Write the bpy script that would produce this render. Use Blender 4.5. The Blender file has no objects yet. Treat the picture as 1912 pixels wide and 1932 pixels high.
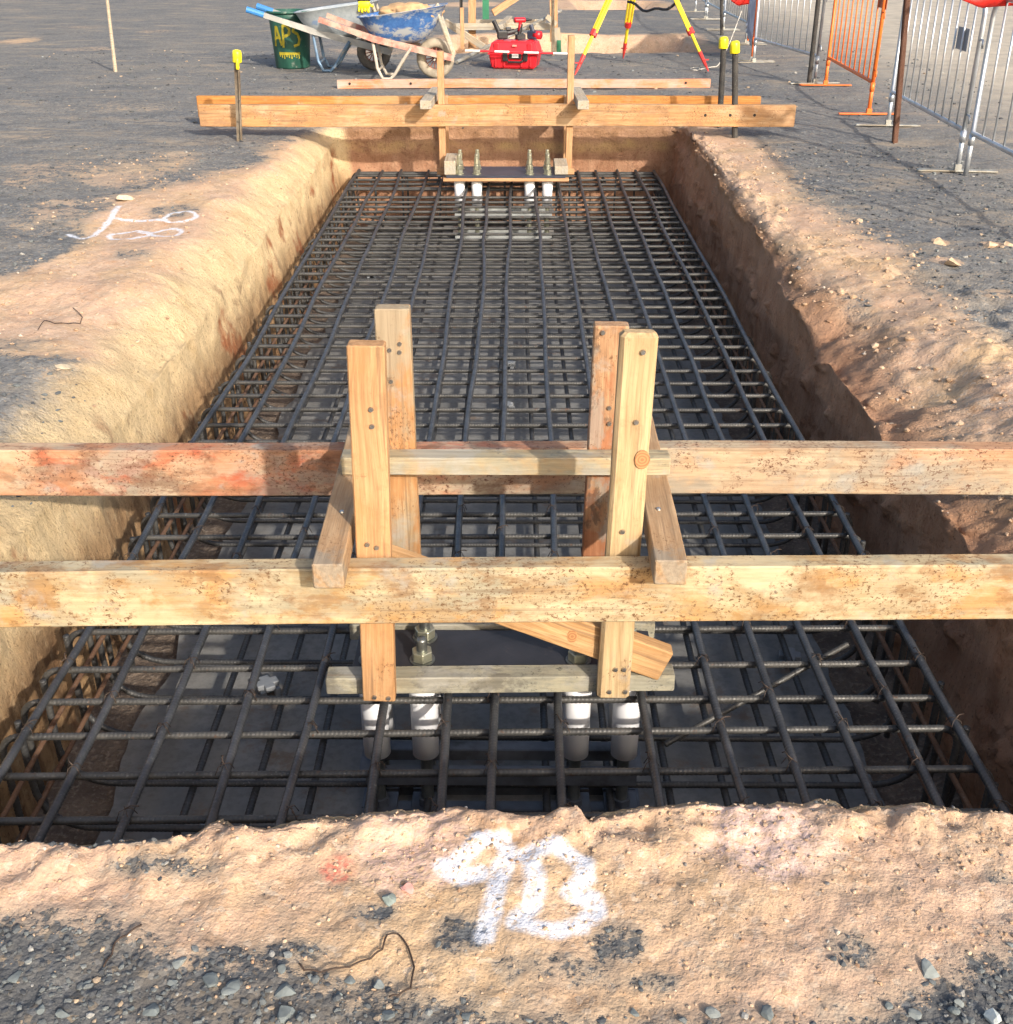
import bpy, bmesh, math, random
import numpy as np
from mathutils import Vector, Matrix, Euler
R = math.radians
random.seed(7); rng = np.random.default_rng(7)
scene = bpy.context.scene
COL = scene.collection

# ------------------------------------------------------------------ camera
F, CX, CY, H, TH, PSI = 2150.0, 956.0, 966.0, 1.5, R(27.4), R(0.331)
cam_d = bpy.data.cameras.new('camera')
cam_d.sensor_fit = 'HORIZONTAL'; cam_d.sensor_width = 36.0; cam_d.lens = F / 1912 * 36
cam_d.clip_start = 0.05; cam_d.clip_end = 600
cam = bpy.data.objects.new('camera', cam_d); COL.objects.link(cam)
cam.location = (0, 0, H); cam.rotation_euler = (math.pi / 2 - TH, 0, PSI)
scene.camera = cam
CM = Euler((math.pi / 2 - TH, 0, PSI)).to_matrix()

# ------------------------------------------------------------------ world, sun, exposure
SUN_EL, SUN_AZ = R(26.5), R(30)          # from behind the camera, to the right
sd = Vector((math.sin(SUN_AZ) * math.cos(SUN_EL), -math.cos(SUN_AZ) * math.cos(SUN_EL), math.sin(SUN_EL)))
w = bpy.data.worlds.new('World'); scene.world = w; w.use_nodes = True
wn = w.node_tree
sky = wn.nodes.new('ShaderNodeTexSky'); sky.sky_type = 'NISHITA'; sky.sun_disc = False
sky.sun_elevation = SUN_EL; sky.sun_rotation = math.atan2(sd.x, sd.y)
sky.air_density = 1.0; sky.dust_density = 4.0
wn.links.new(sky.outputs[0], wn.nodes['Background'].inputs[0])
wn.nodes['Background'].inputs[1].default_value = 0.15
sun_l = bpy.data.lights.new('sun', 'SUN'); sun_l.energy = 3.1; sun_l.angle = R(1.2); sun_l.color = (1.0, 0.91, 0.80)
sun = bpy.data.objects.new('sun', sun_l); COL.objects.link(sun)
sun.rotation_euler = sd.to_track_quat('Z', 'Y').to_euler()
scene.view_settings.view_transform = 'Standard'; scene.view_settings.look = 'None'
scene.view_settings.gamma = 1.0; scene.view_settings.exposure = 0.70

# ------------------------------------------------------------------ measuring helpers (photo measured in a 1912 wide copy)
def ray(px, py):
    return CM @ Vector(((px - CX) / F, -(py - CY) / F, -1.0))
def G(px, py, z=0.0):
    d = ray(px, py); t = (z - H) / d.z
    return Vector((d.x * t, d.y * t, z))
def AY(px, py, Y):
    d = ray(px, py); t = Y / d.y
    return Vector((d.x * t, Y, H + d.z * t))

# ------------------------------------------------------------------ numpy noise
def _hash(ix, iy, iz, seed):
    n = (ix * 374761393 + iy * 668265263 + iz * 2147483647 + seed * 144665) & 0xffffffff
    n = ((n ^ (n >> 13)) * 1274126177) & 0xffffffff
    n = (n ^ (n >> 16)) & 0xffffffff
    return n.astype(np.float64) / 4294967295.0
def vnoise(x, y, z, seed=0):
    x = np.asarray(x, float); y = np.asarray(y, float); z = np.asarray(z, float)
    x, y, z = np.broadcast_arrays(x, y, z)
    x0 = np.floor(x).astype(np.int64); y0 = np.floor(y).astype(np.int64); z0 = np.floor(z).astype(np.int64)
    fx = x - x0; fy = y - y0; fz = z - z0
    fx = fx * fx * (3 - 2 * fx); fy = fy * fy * (3 - 2 * fy); fz = fz * fz * (3 - 2 * fz)
    r = 0
    for dx in (0, 1):
        for dy in (0, 1):
            for dz in (0, 1):
                wgt = (fx if dx else 1 - fx) * (fy if dy else 1 - fy) * (fz if dz else 1 - fz)
                r = r + wgt * _hash(x0 + dx, y0 + dy, z0 + dz, seed)
    return r * 2 - 1
def fbm(x, y, z, seed=0, oct=4, gain=0.5):
    a, s, f = 1.0, 0.0, 1.0
    for o in range(oct):
        s = s + a * vnoise(x * f, y * f, z * f, seed + o * 17); a *= gain; f *= 2.03
    return s
def sstep(a, b, x):
    t = np.clip((x - a) / (b - a), 0, 1); return t * t * (3 - 2 * t)

# ------------------------------------------------------------------ node helpers
class NT:
    def __init__(s, name):
        s.m = bpy.data.materials.new(name); s.m.use_nodes = True
        s.t = s.m.node_tree; s.b = s.t.nodes['Principled BSDF']
    def n(s, typ, **kw):
        nd = s.t.nodes.new(typ)
        for k, v in kw.items(): setattr(nd, k, v)
        return nd
    def put(s, sock, v):
        if isinstance(v, bpy.types.NodeSocket): s.t.links.new(v, sock)
        elif v is not None:
            if isinstance(v, (tuple, list)) and len(v) == 3 and sock.type == 'RGBA': v = (*v, 1)
            sock.default_value = v
    def math(s, op, a, b=None, c=None, clamp=False):
        nd = s.n('ShaderNodeMath', operation=op, use_clamp=clamp)
        s.put(nd.inputs[0], a)
        if b is not None: s.put(nd.inputs[1], b)
        if c is not None: s.put(nd.inputs[2], c)
        return nd.outputs[0]
    def vm(s, op, a, b=None, out=0, scale=None):
        nd = s.n('ShaderNodeVectorMath', operation=op); s.put(nd.inputs[0], a)
        if b is not None: s.put(nd.inputs[1], b)
        if scale is not None: s.put(nd.inputs['Scale'], scale)
        return nd.outputs[out]
    def noise(s, vec, scale, detail=4, rough=0.55, dist=0.0, col=False):
        nd = s.n('ShaderNodeTexNoise'); s.put(nd.inputs['Vector'], vec)
        nd.inputs['Scale'].default_value = scale; nd.inputs['Detail'].default_value = detail
        nd.inputs['Roughness'].default_value = rough; nd.inputs['Distortion'].default_value = dist
        return nd.outputs[1 if col else 0]
    def voro(s, vec, scale, feature='F1', out=0, rnd=1.0):
        nd = s.n('ShaderNodeTexVoronoi', feature=feature); s.put(nd.inputs['Vector'], vec)
        nd.inputs['Scale'].default_value = scale; nd.inputs['Randomness'].default_value = rnd
        return nd.outputs[out]
    def map(s, v, a, b, c=0.0, d=1.0, smooth=True):
        nd = s.n('ShaderNodeMapRange', interpolation_type='SMOOTHSTEP' if smooth else 'LINEAR')
        s.put(nd.inputs[0], v)
        for i, q in enumerate((a, b, c, d)): s.put(nd.inputs[1 + i], q)
        return nd.outputs[0]
    def mix(s, f, a, b, mode='MIX'):
        nd = s.n('ShaderNodeMix', data_type='RGBA', blend_type=mode)
        s.put(nd.inputs[0], f); s.put(nd.inputs[6], a); s.put(nd.inputs[7], b)
        return nd.outputs[2]
    def coord(s, which='Object'): return s.n('ShaderNodeTexCoord').outputs[which]
    def mapping(s, vec, scale=(1, 1, 1), loc=(0, 0, 0), rot=(0, 0, 0)):
        nd = s.n('ShaderNodeMapping'); s.put(nd.inputs[0], vec)
        nd.inputs['Scale'].default_value = scale; nd.inputs['Location'].default_value = loc
        nd.inputs['Rotation'].default_value = rot
        return nd.outputs[0]
    def attr(s, name):
        nd = s.n('ShaderNodeAttribute'); nd.attribute_name = name; return nd.outputs['Fac']
    def bump(s, h, strength=0.5, dist=0.01, prev=None):
        nd = s.n('ShaderNodeBump'); nd.inputs['Strength'].default_value = strength
        nd.inputs['Distance'].default_value = dist; s.put(nd.inputs['Height'], h)
        if prev is not None: s.put(nd.inputs['Normal'], prev)
        return nd.outputs[0]
    def fin(s, col, rough=0.8, metal=0.0, normal=None, spec=None):
        s.put(s.b.inputs['Base Color'], col); s.put(s.b.inputs['Roughness'], rough)
        s.put(s.b.inputs['Metallic'], metal)
        if normal is not None: s.put(s.b.inputs['Normal'], normal)
        if spec is not None: s.b.inputs['Specular IOR Level'].default_value = spec
        return s.m

def seg_dist(t, vec, pts):
    """distance in plan from vec to a polyline of world points"""
    out = None; vec = t.vm('MULTIPLY', vec, (1, 1, 0))
    for a, b in zip(pts[:-1], pts[1:]):
        ba = (b.x - a.x, b.y - a.y, 0.0); L2 = ba[0] ** 2 + ba[1] ** 2 + 1e-9
        v = t.vm('SUBTRACT', vec, (a.x, a.y, 0.0))
        h = t.math('MULTIPLY', t.vm('DOT_PRODUCT', v, ba, out=1), 1 / L2, clamp=True)
        d = t.vm('DISTANCE', v, t.vm('SCALE', ba, scale=h), out=1)
        out = d if out is None else t.math('MINIMUM', out, d)
    return out

# ---- generic surface: two tones, dirt, wear
def surf(name, base, var=0.25, rough=0.6, metal=0.0, scale=12, dirt=None, dirt_amt=0.45, bump=0.2, bscale=60, dscale=5):
    t = NT(name); c = t.coord()
    n1 = t.noise(c, scale, 5)
    col = t.mix(t.map(n1, .3, .7), tuple(v * (1 - var) for v in base), tuple(min(1, v * (1 + var)) for v in base))
    if dirt:
        n2 = t.noise(c, dscale, 7, 0.65)
        col = t.mix(t.map(n2, 1 - dirt_amt - .12, 1 - dirt_amt + .1), col, dirt)
    nb = t.noise(c, bscale, 4)
    return t.fin(col, rough, metal, t.bump(nb, bump, .003))

# ---- timber: grain along local X, stains, speckles
_ws = [0]
def wood(name, a=(.50, .30, .14), b=(.66, .44, .22), stains=(), speck=0.0, speckcol=(.16, .08, .04), grey=0.0, knots=True, xgrad=None, rough=.75):
    """stains: (colour, amount 0..1, scale, hardness)"""
    _ws[0] += 1; sd_ = _ws[0] * 3.7
    t = NT(name); c = t.coord(); c = t.mapping(c, loc=(sd_, sd_ * .6, sd_ * .3))
    warp = t.vm('ADD', c, t.vm('SCALE', t.noise(c, 1.6, 2, col=True), scale=.06))
    g = t.noise(t.mapping(warp, scale=(1.2, 26, 26)), 3.0, 5, .6)
    g2 = t.noise(t.mapping(warp, scale=(2.5, 110, 110)), 2.0, 3, .6)
    col = t.mix(t.map(g, .3, .7), a, b)
    col = t.mix(t.math('MULTIPLY', t.map(g2, .42, .70), .5), col, tuple(v * .5 for v in a))
    col = t.mix(t.map(t.noise(c, 26, 6, .7), .50, .72, 0, .35), col, tuple(v * .45 for v in a))
    big = t.noise(t.mapping(c, scale=(.6, 1, 1)), 3.5, 4)
    col = t.mix(t.map(big, .35, .7, 0, .55), col, tuple(v * .8 for v in a))
    if knots:
        vd = t.voro(t.mapping(c, scale=(1.0, 1.9, 1.9)), 1.9)
        kn = t.map(vd, .045, .085, 1, 0)
        ring = t.math('SINE', t.math('MULTIPLY', vd, 260))
        col = t.mix(t.math('MULTIPLY', kn, .75), col, t.mix(t.map(ring, -1, 1), (.16, .065, .025), (.36, .17, .07)))
    for i, (sc, amt, scale, hard) in enumerate(stains):
        n2 = t.noise(t.mapping(c, scale=(.55, 1, 1), loc=(i * 5.1, i * 3.3, 1)), scale, 8, .68, .3)
        th = .72 - amt * .42
        m = t.map(n2, th - hard, th + hard)
        if xgrad and i in xgrad:
            sx = t.n('ShaderNodeSeparateXYZ'); t.put(sx.inputs[0], t.coord())
            x0, x1 = xgrad[i]; m = t.math('MULTIPLY', m, t.map(sx.outputs[0], x0, x1))
        col = t.mix(t.math('MULTIPLY', m, .62), col, sc)
    if speck:
        n3 = t.noise(t.mapping(c, loc=(9, 2, 4), scale=(1, 1.3, 1.3)), 85, 7, .8)
        n4 = t.noise(c, 7, 5, .65)
        m = t.math('MULTIPLY', t.map(n3, .52, .60), t.map(n4, .62 - speck * .2, .74 - speck * .2))
        col = t.mix(m, col, speckcol)
    # grey weathering and cement dust
    ng = t.noise(t.mapping(c, loc=(3, 8, 4)), 7, 6, .65)
    col = t.mix(t.math('MULTIPLY', t.map(ng, .66 - grey * .4, .78 - grey * .3), .65), col, (.36, .35, .31))
    col = t.mix(.6, col, t.mix(t.map(g, .28, .72), (.74, .72, .69), (1.08, 1.08, 1.08)), 'MULTIPLY')
    col = t.mix(t.map(t.noise(t.mapping(c, scale=(1, 40, 40), loc=(3, 3, 3)), 1.3, 3), .60, .68, 0, .45), col, (.16, .10, .06))
    nb = t.math('ADD', g, t.math('MULTIPLY', g2, .5))
    nrm = t.bump(nb, .35, .004); nrm = t.bump(t.noise(c, 220, 3), .15, .002, nrm)
    return t.fin(col, rough, 0, nrm, .3)

# ------------------------------------------------------------------ object helpers
def link(o, parent=None):
    COL.objects.link(o)
    if parent: o.parent = parent
    return o
def mesh_np(name, verts, faces, mat=None, parent=None, smooth=False):
    me = bpy.data.meshes.new(name); me.from_pydata([tuple(v) for v in verts], [], [tuple(f) for f in faces])
    if smooth: me.polygons.foreach_set('use_smooth', [True] * len(me.polygons))
    me.update(); o = bpy.data.objects.new(name, me)
    if mat: me.materials.append(mat)
    return link(o, parent)
def tag(o, label=None, cat=None, group=None, kind=None):
    if label: o['label'] = label
    if cat: o['category'] = cat
    if group: o['group'] = group
    if kind: o['kind'] = kind
    return o
def empty(name, loc, label, cat, group=None, rz=0):
    o = bpy.data.objects.new(name, None); o.empty_display_size = .1; COL.objects.link(o)
    o.location = loc; o.rotation_euler = (0, 0, rz)
    return tag(o, label, cat, group)
def bm_obj(name, bm, mat, parent=None, smooth=False, mats=None):
    me = bpy.data.meshes.new(name)
    bmesh.ops.recalc_face_normals(bm, faces=bm.faces)
    bm.to_mesh(me); bm.free()
    for m in (mats or [mat]): me.materials.append(m)
    if smooth: me.polygons.foreach_set('use_smooth', [True] * len(me.polygons))
    return link(bpy.data.objects.new(name, me), parent)
def box(bm, c, s, rot=None, bev=0.0):
    r = bmesh.ops.create_cube(bm, size=1.0); vs = r['verts']
    M = Matrix.Diagonal((*s, 1)); bmesh.ops.transform(bm, matrix=M, verts=vs)
    if bev:
        es = list({e for v in vs for e in v.link_edges})
        g = bmesh.ops.bevel(bm, geom=es, offset=bev, segments=2, profile=.5, affect='EDGES')
        vs = list({v for f in g['faces'] for v in f.verts} | {v for v in vs if v.is_valid})
    M = Matrix.Translation(c) @ (rot.to_matrix().to_4x4() if rot else Matrix.Identity(4))
    bmesh.ops.transform(bm, matrix=M, verts=vs)
    return vs
def tube(bm, pts, r, n=10, cap=True, r2=None, closed=False):
    pts = [Vector(p) for p in pts]; rings = []
    N = len(pts); up = None
    for i, p in enumerate(pts):
        if closed: d = pts[(i + 1) % N] - pts[i - 1]
        else: d = pts[min(i + 1, N - 1)] - pts[max(i - 1, 0)]
        d.normalize()
        if up is None:
            up = Vector((0, 0, 1)) if abs(d.z) < .9 else Vector((1, 0, 0))
        side = d.cross(up).normalized(); up = side.cross(d).normalized()
        rr = r if r2 is None else r + (r2 - r) * i / max(1, N - 1)
        rings.append([bm.verts.new(p + (side * math.cos(a) + up * math.sin(a)) * rr) for a in [2 * math.pi * k / n for k in range(n)]])
    for i in range(N if closed else N - 1):
        A, B = rings[i], rings[(i + 1) % N]
        for k in range(n): bm.faces.new((A[k], A[(k + 1) % n], B[(k + 1) % n], B[k]))
    if cap and not closed:
        bm.faces.new(rings[0][::-1]); bm.faces.new(rings[-1])
def lathe(bm, prof, n=28, c=(0, 0, 0)):
    rings = [[bm.verts.new((c[0] + r * math.cos(2 * math.pi * k / n), c[1] + r * math.sin(2 * math.pi * k / n), c[2] + z)) for k in range(n)] for r, z in prof]
    for A, B in zip(rings[:-1], rings[1:]):
        for k in range(n): bm.faces.new((A[k], A[(k + 1) % n], B[(k + 1) % n], B[k]))
    bm.faces.new(rings[0][::-1]); bm.faces.new(rings[-1])
WM = {}
def local_mat(o, M, parent):
    """place o with world matrix M under an unrotated/rotated Empty"""
    WM[o] = M.copy()
    if parent is not None:
        P = Matrix.Translation(parent.location) @ parent.rotation_euler.to_matrix().to_4x4()
        M = P.inverted() @ M
    o.matrix_local = M if parent is not None else M
    if parent is None: o.matrix_world = M

def plank(name, p0, p1, wid, thk, mat, parent=None, up=(0, 0, 1), warp=.0015, bev=.003, seed=None):
    """board whose long axis runs p0->p1; wid across 'up' direction's side, thk... local X length, Y depth(wid), Z height(thk) along up"""
    p0, p1 = Vector(p0), Vector(p1); L = (p1 - p0).length
    x = (p1 - p0).normalized(); z = (Vector(up) - x * x.dot(Vector(up))).normalized(); y = z.cross(x)
    bm = bmesh.new(); n = max(2, int(L / .05))
    ys = [-wid / 2, -wid / 2 + bev, wid / 2 - bev, wid / 2]; zs = [-thk / 2, -thk / 2 + bev, thk / 2 - bev, thk / 2]
    prof = [(ys[1], zs[0]), (ys[2], zs[0]), (ys[3], zs[1]), (ys[3], zs[2]), (ys[2], zs[3]), (ys[1], zs[3]), (ys[0], zs[2]), (ys[0], zs[1])]
    rr = random.Random(seed if seed is not None else name + str(round(p0.x, 3)))
    ph = rr.uniform(0, 6); rings = []
    for i in range(n + 1):
        u = i / n * L - L / 2
        inset = bev if i in (0, n) else 0
        ring = []
        for (a, b) in prof:
            k = 1 - inset / (wid / 2); k2 = 1 - inset / (thk / 2)
            dy = warp * math.sin(u * 2.1 + ph) + rr.uniform(-1, 1) * .0005
            dz = warp * math.sin(u * 1.7 + ph * 2) + rr.uniform(-1, 1) * .0005
            ring.append(bm.verts.new((u, a * k + dy, b * k2 + dz)))
        rings.append(ring)
        if i == 0:
            rings[0] = ring
    # pull near-end rings close to the end for a chamfer
    for ring, sgn in ((rings[1], -1), (rings[-2], 1)):
        for v in ring: v.co.x = sgn * (L / 2 - bev)
    for A, B in zip(rings[:-1], rings[1:]):
        for k in range(8): bm.faces.new((A[k], A[(k + 1) % 8], B[(k + 1) % 8], B[k]))
    bm.faces.new(rings[0][::-1]); bm.faces.new(rings[-1])
    o = bm_obj(name, bm, mat, parent)
    M = Matrix((x, y, z)).transposed().to_4x4(); M.translation = (p0 + p1) / 2
    local_mat(o, M, parent)
    return o

# ================================================================== GROUND with the footing pit
XL, XR, YN, YF, RC = -1.40, 1.33, 1.66, 9.82, 0.12
ZF = -0.80                                     # pit floor
def contour():
    pts = []
    def seg(a, b, steps):
        a = np.array(a, float); b = np.array(b, float); d = b - a; L = np.linalg.norm(d); d /= L
        nrm = np.array([d[1], -d[0]]); s = 0.0
        while s < L - 1e-6:
            p = a + d * s; pts.append((p[0], p[1], nrm[0], nrm[1])); s += steps(p)
    def arc(c, a0, n):
        for i in range(n):
            a = a0 + (math.pi / 2) * i / n
            pts.append((c[0] + RC * math.cos(a), c[1] + RC * math.sin(a), math.cos(a), math.sin(a)))
    yst = lambda p: 0.012 + 0.0045 * max(0, p[1] - 2.5)
    # counter-clockwise: near side (left->right), right, far, left
    seg((XL + RC, YN), (XR - RC, YN), lambda p: .0075)
    arc((XR - RC, YN + RC), -math.pi / 2, 70)
    seg((XR, YN + RC), (XR, YF - RC), yst)
    arc((XR - RC, YF - RC), 0, 60)
    seg((XR - RC, YF), (XL + RC, YF), lambda p: .03)
    arc((XL + RC, YF - RC), math.pi / 2, 60)
    seg((XL, YF - RC), (XL, YN + RC), yst)
    arc((XL + RC, YN + RC), math.pi, 70)
    return np.array(pts)
CT = contour(); NTc = len(CT)
def interp(x, xs, ys): return np.interp(x, xs, ys)
# near lip outline
lip = [G(px, py) for px, py in ((-400, 1600), (0, 1590), (230, 1584), (330, 1574), (385, 1556), (415, 1543), (445, 1556), (520, 1556), (640, 1534), (860, 1522), (930, 1530), (1000, 1538), (1060, 1520), (1090, 1528), (1108, 1548), (1140, 1530), (1230, 1518), (1330, 1513), (1440, 1518), (1545, 1505), (1575, 1506), (1600, 1521), (1680, 1514), (1750, 1507), (1800, 1518), (1912, 1527), (2300, 1540))]
lx = [p.x for p in lip]; ly = [p.y for p in lip]
wn_ = np.clip(-CT[:, 3], 0, 1) ** 2; wr_ = np.clip(CT[:, 2], 0, 1) ** 2
wf_ = np.clip(CT[:, 3], 0, 1) ** 2; wl_ = np.clip(-CT[:, 2], 0, 1) ** 2
yy = CT[:, 1]
shiftN = YN - interp(CT[:, 0], lx, ly)                                   # outward shift on near side
# shoulder: horizontal radius, vertical radius, per contour sample
rhL = interp(yy, [1.6, 3, 4, 6, 9, 9.8], [.18, .30, .42, .42, .32, .2]); rvL = interp(yy, [1.6, 3, 4, 6, 9.8], [.10, .17, .22, .20, .14])
rhR = interp(yy, [1.6, 2.6, 3.2, 4.6, 5.6, 6.4, 9.8], [.10, .35, .55, .60, .38, .14, .08]); rvR = interp(yy, [1.6, 2.6, 3.3, 4.5, 5.6, 6.4, 9.8], [.05, .13, .20, .17, .11, .05, .03])
rhL = rhL * (1 + .25 * vnoise(yy * 2.1, 0, 0, 5)); rhR = rhR * (1 + .35 * vnoise(yy * 2.6, 0, 0, 6)); rvR = rvR * (1 + .35 * vnoise(yy * 3.1, 4, 0, 8))
RH = wl_ * rhL + wr_ * rhR + wn_ * .035 + wf_ * .09
RV = wl_ * rvL + wr_ * rvR + wn_ * .03 + wf_ * .03
lean = wl_ * .10 + wr_ * .03 + wf_ * .03 + wn_ * .0
# profile samples
wall_k = np.linspace(0, 1, 56)[:-1]; sh_k = np.linspace(0, 1, 34)
outs = [0.0]; o = 0.0
while o < 90:
    if o < .62: st = .011
    else: st = max(.011, .022 * o)
    if 5.4 < o < 9.2: st = min(st, .08)
    o += st; outs.append(o)
outs = np.array(outs[1:])
ZB = ZF - .05
NR = len(wall_k) + len(sh_k) + len(outs)
Xg = np.zeros((NR, NTc)); Yg = np.zeros_like(Xg); Zg = np.zeros_like(Xg); Og = np.zeros_like(Xg); WK = np.zeros_like(Xg)
r = 0
for k in wall_k:
    z = ZB + ( -RV - ZB) * k; off = lean * k
    Zg[r] = z; Og[r] = off; WK[r] = 1; r += 1
for k in sh_k:
    off = lean + RH * k; Zg[r] = -RV * (1 - k) ** 2; Og[r] = off; WK[r] = (1 - k) ** (1 + .9 * wr_); r += 1
for q in outs:
    Og[r] = lean + RH + q; Zg[r] = 0; r += 1
fade = 1 - sstep(0, .5, Og - (lean + RH))
Oe = Og + (shiftN * wn_) * np.where(Og > lean + RH, 1 - sstep(0, .9, Og - lean - RH) , 1)
C0 = CT[:, 0][None]; C1 = CT[:, 1][None]; N0 = CT[:, 2][None]; N1 = CT[:, 3][None]
Xg = C0 + N0 * Oe; Yg = C1 + N1 * Oe
near_cam = np.clip(1 - (Yg - 2) / 12, .15, 1)
# wall roughness along the normal
vs = vnoise(Xg * 14, Yg * 14, Zg * 1.6, 31) * .012 + vnoise(Xg * 30, Yg * 30, Zg * 3, 32) * .006
wallD = fbm(Xg * 1.7, Yg * 1.7, Zg * 2.2, 11, 5, .5) * .040 + vs * np.where(WK < 1, .0, .5)
chip = fbm(Xg * 7, Yg * 7, Zg * 9, 14, 4, .6)
wallD += -np.clip(chip - .35, 0, 1) * .05 * (wr_ + wf_ * .6 + wl_ * .3)
amp = np.where(WK > 0, np.clip(WK * 1.6, 0, 1), 0)
amp = amp * (wl_ * .75 + wr_ * 1.0 + wf_ * .7 + wn_ * .25)
Xg = Xg + N0 * wallD * amp; Yg = Yg + N1 * wallD * amp
# crumbly lip on the near side and right
crumb = fbm(Xg * 16, Yg * 16, Zg * 16, 21, 4, .6)
lipz = np.exp(-((Og - lean - RH) / .10) ** 2)
Zg = Zg + lipz * (crumb * .013 * (wn_ + wr_ * 1.4 + .25 * wl_))
Zg = Zg + lipz * wn_ * .012
# terrain undulation
out_k = 1 - np.clip(WK, 0, 1)
Zg = Zg + out_k * (fbm(Xg * .7, Yg * .7, 0, 41, 3) * .018 * sstep(0, .5, Og) + fbm(Xg * 5, Yg * 5, 0, 42, 4, .6) * .007
                   + fbm(Xg * 22, Yg * 22, 0, 43, 3, .6) * .0035 * near_cam * (Yg < 14))
Zg = Zg + (1 - out_k) * fbm(Xg * 9, Yg * 9, Zg * 9, 47, 4, .6) * .014 * (WK < 1) * (wl_ * .8 + wr_ * 1.5)
# crumbled slope on the right near the second board
slump = wr_ * sstep(2.4, 3.2, yy) * (1 - sstep(5.0, 6.2, yy))
big = fbm(Xg * 3.6, Yg * 3.6, 0, 51, 5, .6)
Zg = Zg + slump * (WK < 1) * np.exp(-(Og / .8) ** 2) * (big * .018 + np.abs(fbm(Xg * 13, Yg * 13, Zg * 13, 53, 5, .7)) * .012)
# gouges
def dent(x, y, rx, ry, d, ang=0):
    global Zg
    dx = Xg - x; dy = Yg - y; c, s = math.cos(ang), math.sin(ang)
    u = (dx * c + dy * s) / rx; v = (-dx * s + dy * c) / ry
    rr2 = u * u + v * v + .25 * fbm(Xg * 6, Yg * 6, 0, 61, 3)
    Zg = Zg - d * np.exp(-np.clip(rr2, 0, 9) ** 1.6) * (WK < 1)
dp = G(1715, 735, -.1); dent(dp.x, dp.y, .22, .22, .08, .3)
dp = G(1660, 850, -.15); dent(dp.x, dp.y, .08, .25, .05, .2)
dp = G(1560, 640, -.05); dent(dp.x, dp.y, .12, .2, .05, .2)
dp = G(1850, 870, -.05); dent(dp.x, dp.y, .2, .12, .04, .2)
dp = G(215, 430); dent(dp.x, dp.y, .5, .3, .02)
dp = G(150, 600); dent(dp.x, dp.y, .7, .4, .03)
# the next trench, beyond the tripod
def trench(x0, x1, y0, y1, d):
    global Zg
    ex = np.minimum(Xg - x0 + .12 * vnoise(Xg, Yg * 1.3, 0, 70), x1 - Xg + .12 * vnoise(Xg, Yg * 1.9, 0, 71))
    ey = np.minimum(Yg - y0 + .1 * vnoise(Xg * 1.3, 0, 0, 72), y1 - Yg + .1 * vnoise(Xg * 1.7, 0, 0, 73))
    e = np.minimum(ex, ey)
    Zg = Zg - d * sstep(0, .14, e)
t2a = G(858, 97); t2b = G(1325, 97); t2c = G(1100, 66)
trench(t2a.x - .3, t2b.x, t2a.y, t2c.y, .55)
t3a = G(1095, 18); t3b = G(1245, 18)
trench(t3a.x, t3b.x, t3a.y, t3a.y + 2.6, .4)

# ---- clay mask (where the pale orange clay lies bare) as a vertex attribute
bL = interp(Yg, [1.0, 1.5, 1.7, 2.8, 3.8, 4.15, 4.5, 5.1, 5.93, 6.47, 7.05, 7.6, 8.3, 9.1, 9.7], [-3, -3, -2.2, -1.60, -1.56, -1.72, -2.9, -2.55, -2.36, -2.5, -2.45, -2.1, -1.95, -1.8, -1.6])
bR = interp(Yg, [1.6, 3, 4.0, 4.63, 5.17, 5.84, 6.4, 6.93, 7.5, 8.65, 9.65], [2.6, 2.6, 2.15, 1.95, 1.93, 2.02, 1.92, 1.85, 1.85, 1.92, 1.72])
nb = [G(px, py) for px, py in ((-500, 1745), (0, 1745), (230, 1750), (330, 1812), (560, 1858), (780, 1895), (1100, 1950), (1500, 1960), (1700, 1915), (1800, 1865), (1912, 1805), (2400, 1700))]
bN = interp(Xg, [p.x for p in nb], [p.y for p in nb])
sdist = np.minimum(np.minimum(Xg - bL, bR - Xg), np.minimum((Yg - bN) * 3, 9.86 - Yg))
sdist = np.where(Yg < 1.9, np.minimum((Yg - bN) * 2.2, 2.6 - abs(Xg)), sdist)
clay = .5 + sdist / .36
def patch(px, py, rx, ry, val, k=1.0):
    """soft ellipse given in photo pixels, laid on the ground"""
    global clay
    c = G(px, py); ax = abs(G(px + rx, py).x - c.x); by = abs(G(px, py + ry).y - G(px, py - ry).y) / 2
    q = np.sqrt(((Xg - c.x) / ax) ** 2 + ((Yg - c.y) / by) ** 2)
    m = (1 - sstep(.5, 1.25, q)) * k * out_k
    clay = clay * (1 - m) + val * m
clay = np.clip(clay, 0, 1)
d2 = np.minimum(np.minimum(Xg - (t2a.x - .45), t2b.x + .35 - Xg), np.minimum(Yg - t2a.y + .12, t2c.y + .22 - Yg))
clay = np.maximum(clay, np.clip(.5 + d2 / .25, 0, 1))
d3 = np.minimum(np.minimum(Xg - (t3a.x - .5), t3b.x + .5 - Xg), np.minimum(Yg - t3a.y + .2, t3a.y + 3 - Yg))
clay = np.maximum(clay, np.clip(.5 + d3 / .3, 0, 1))
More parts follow.
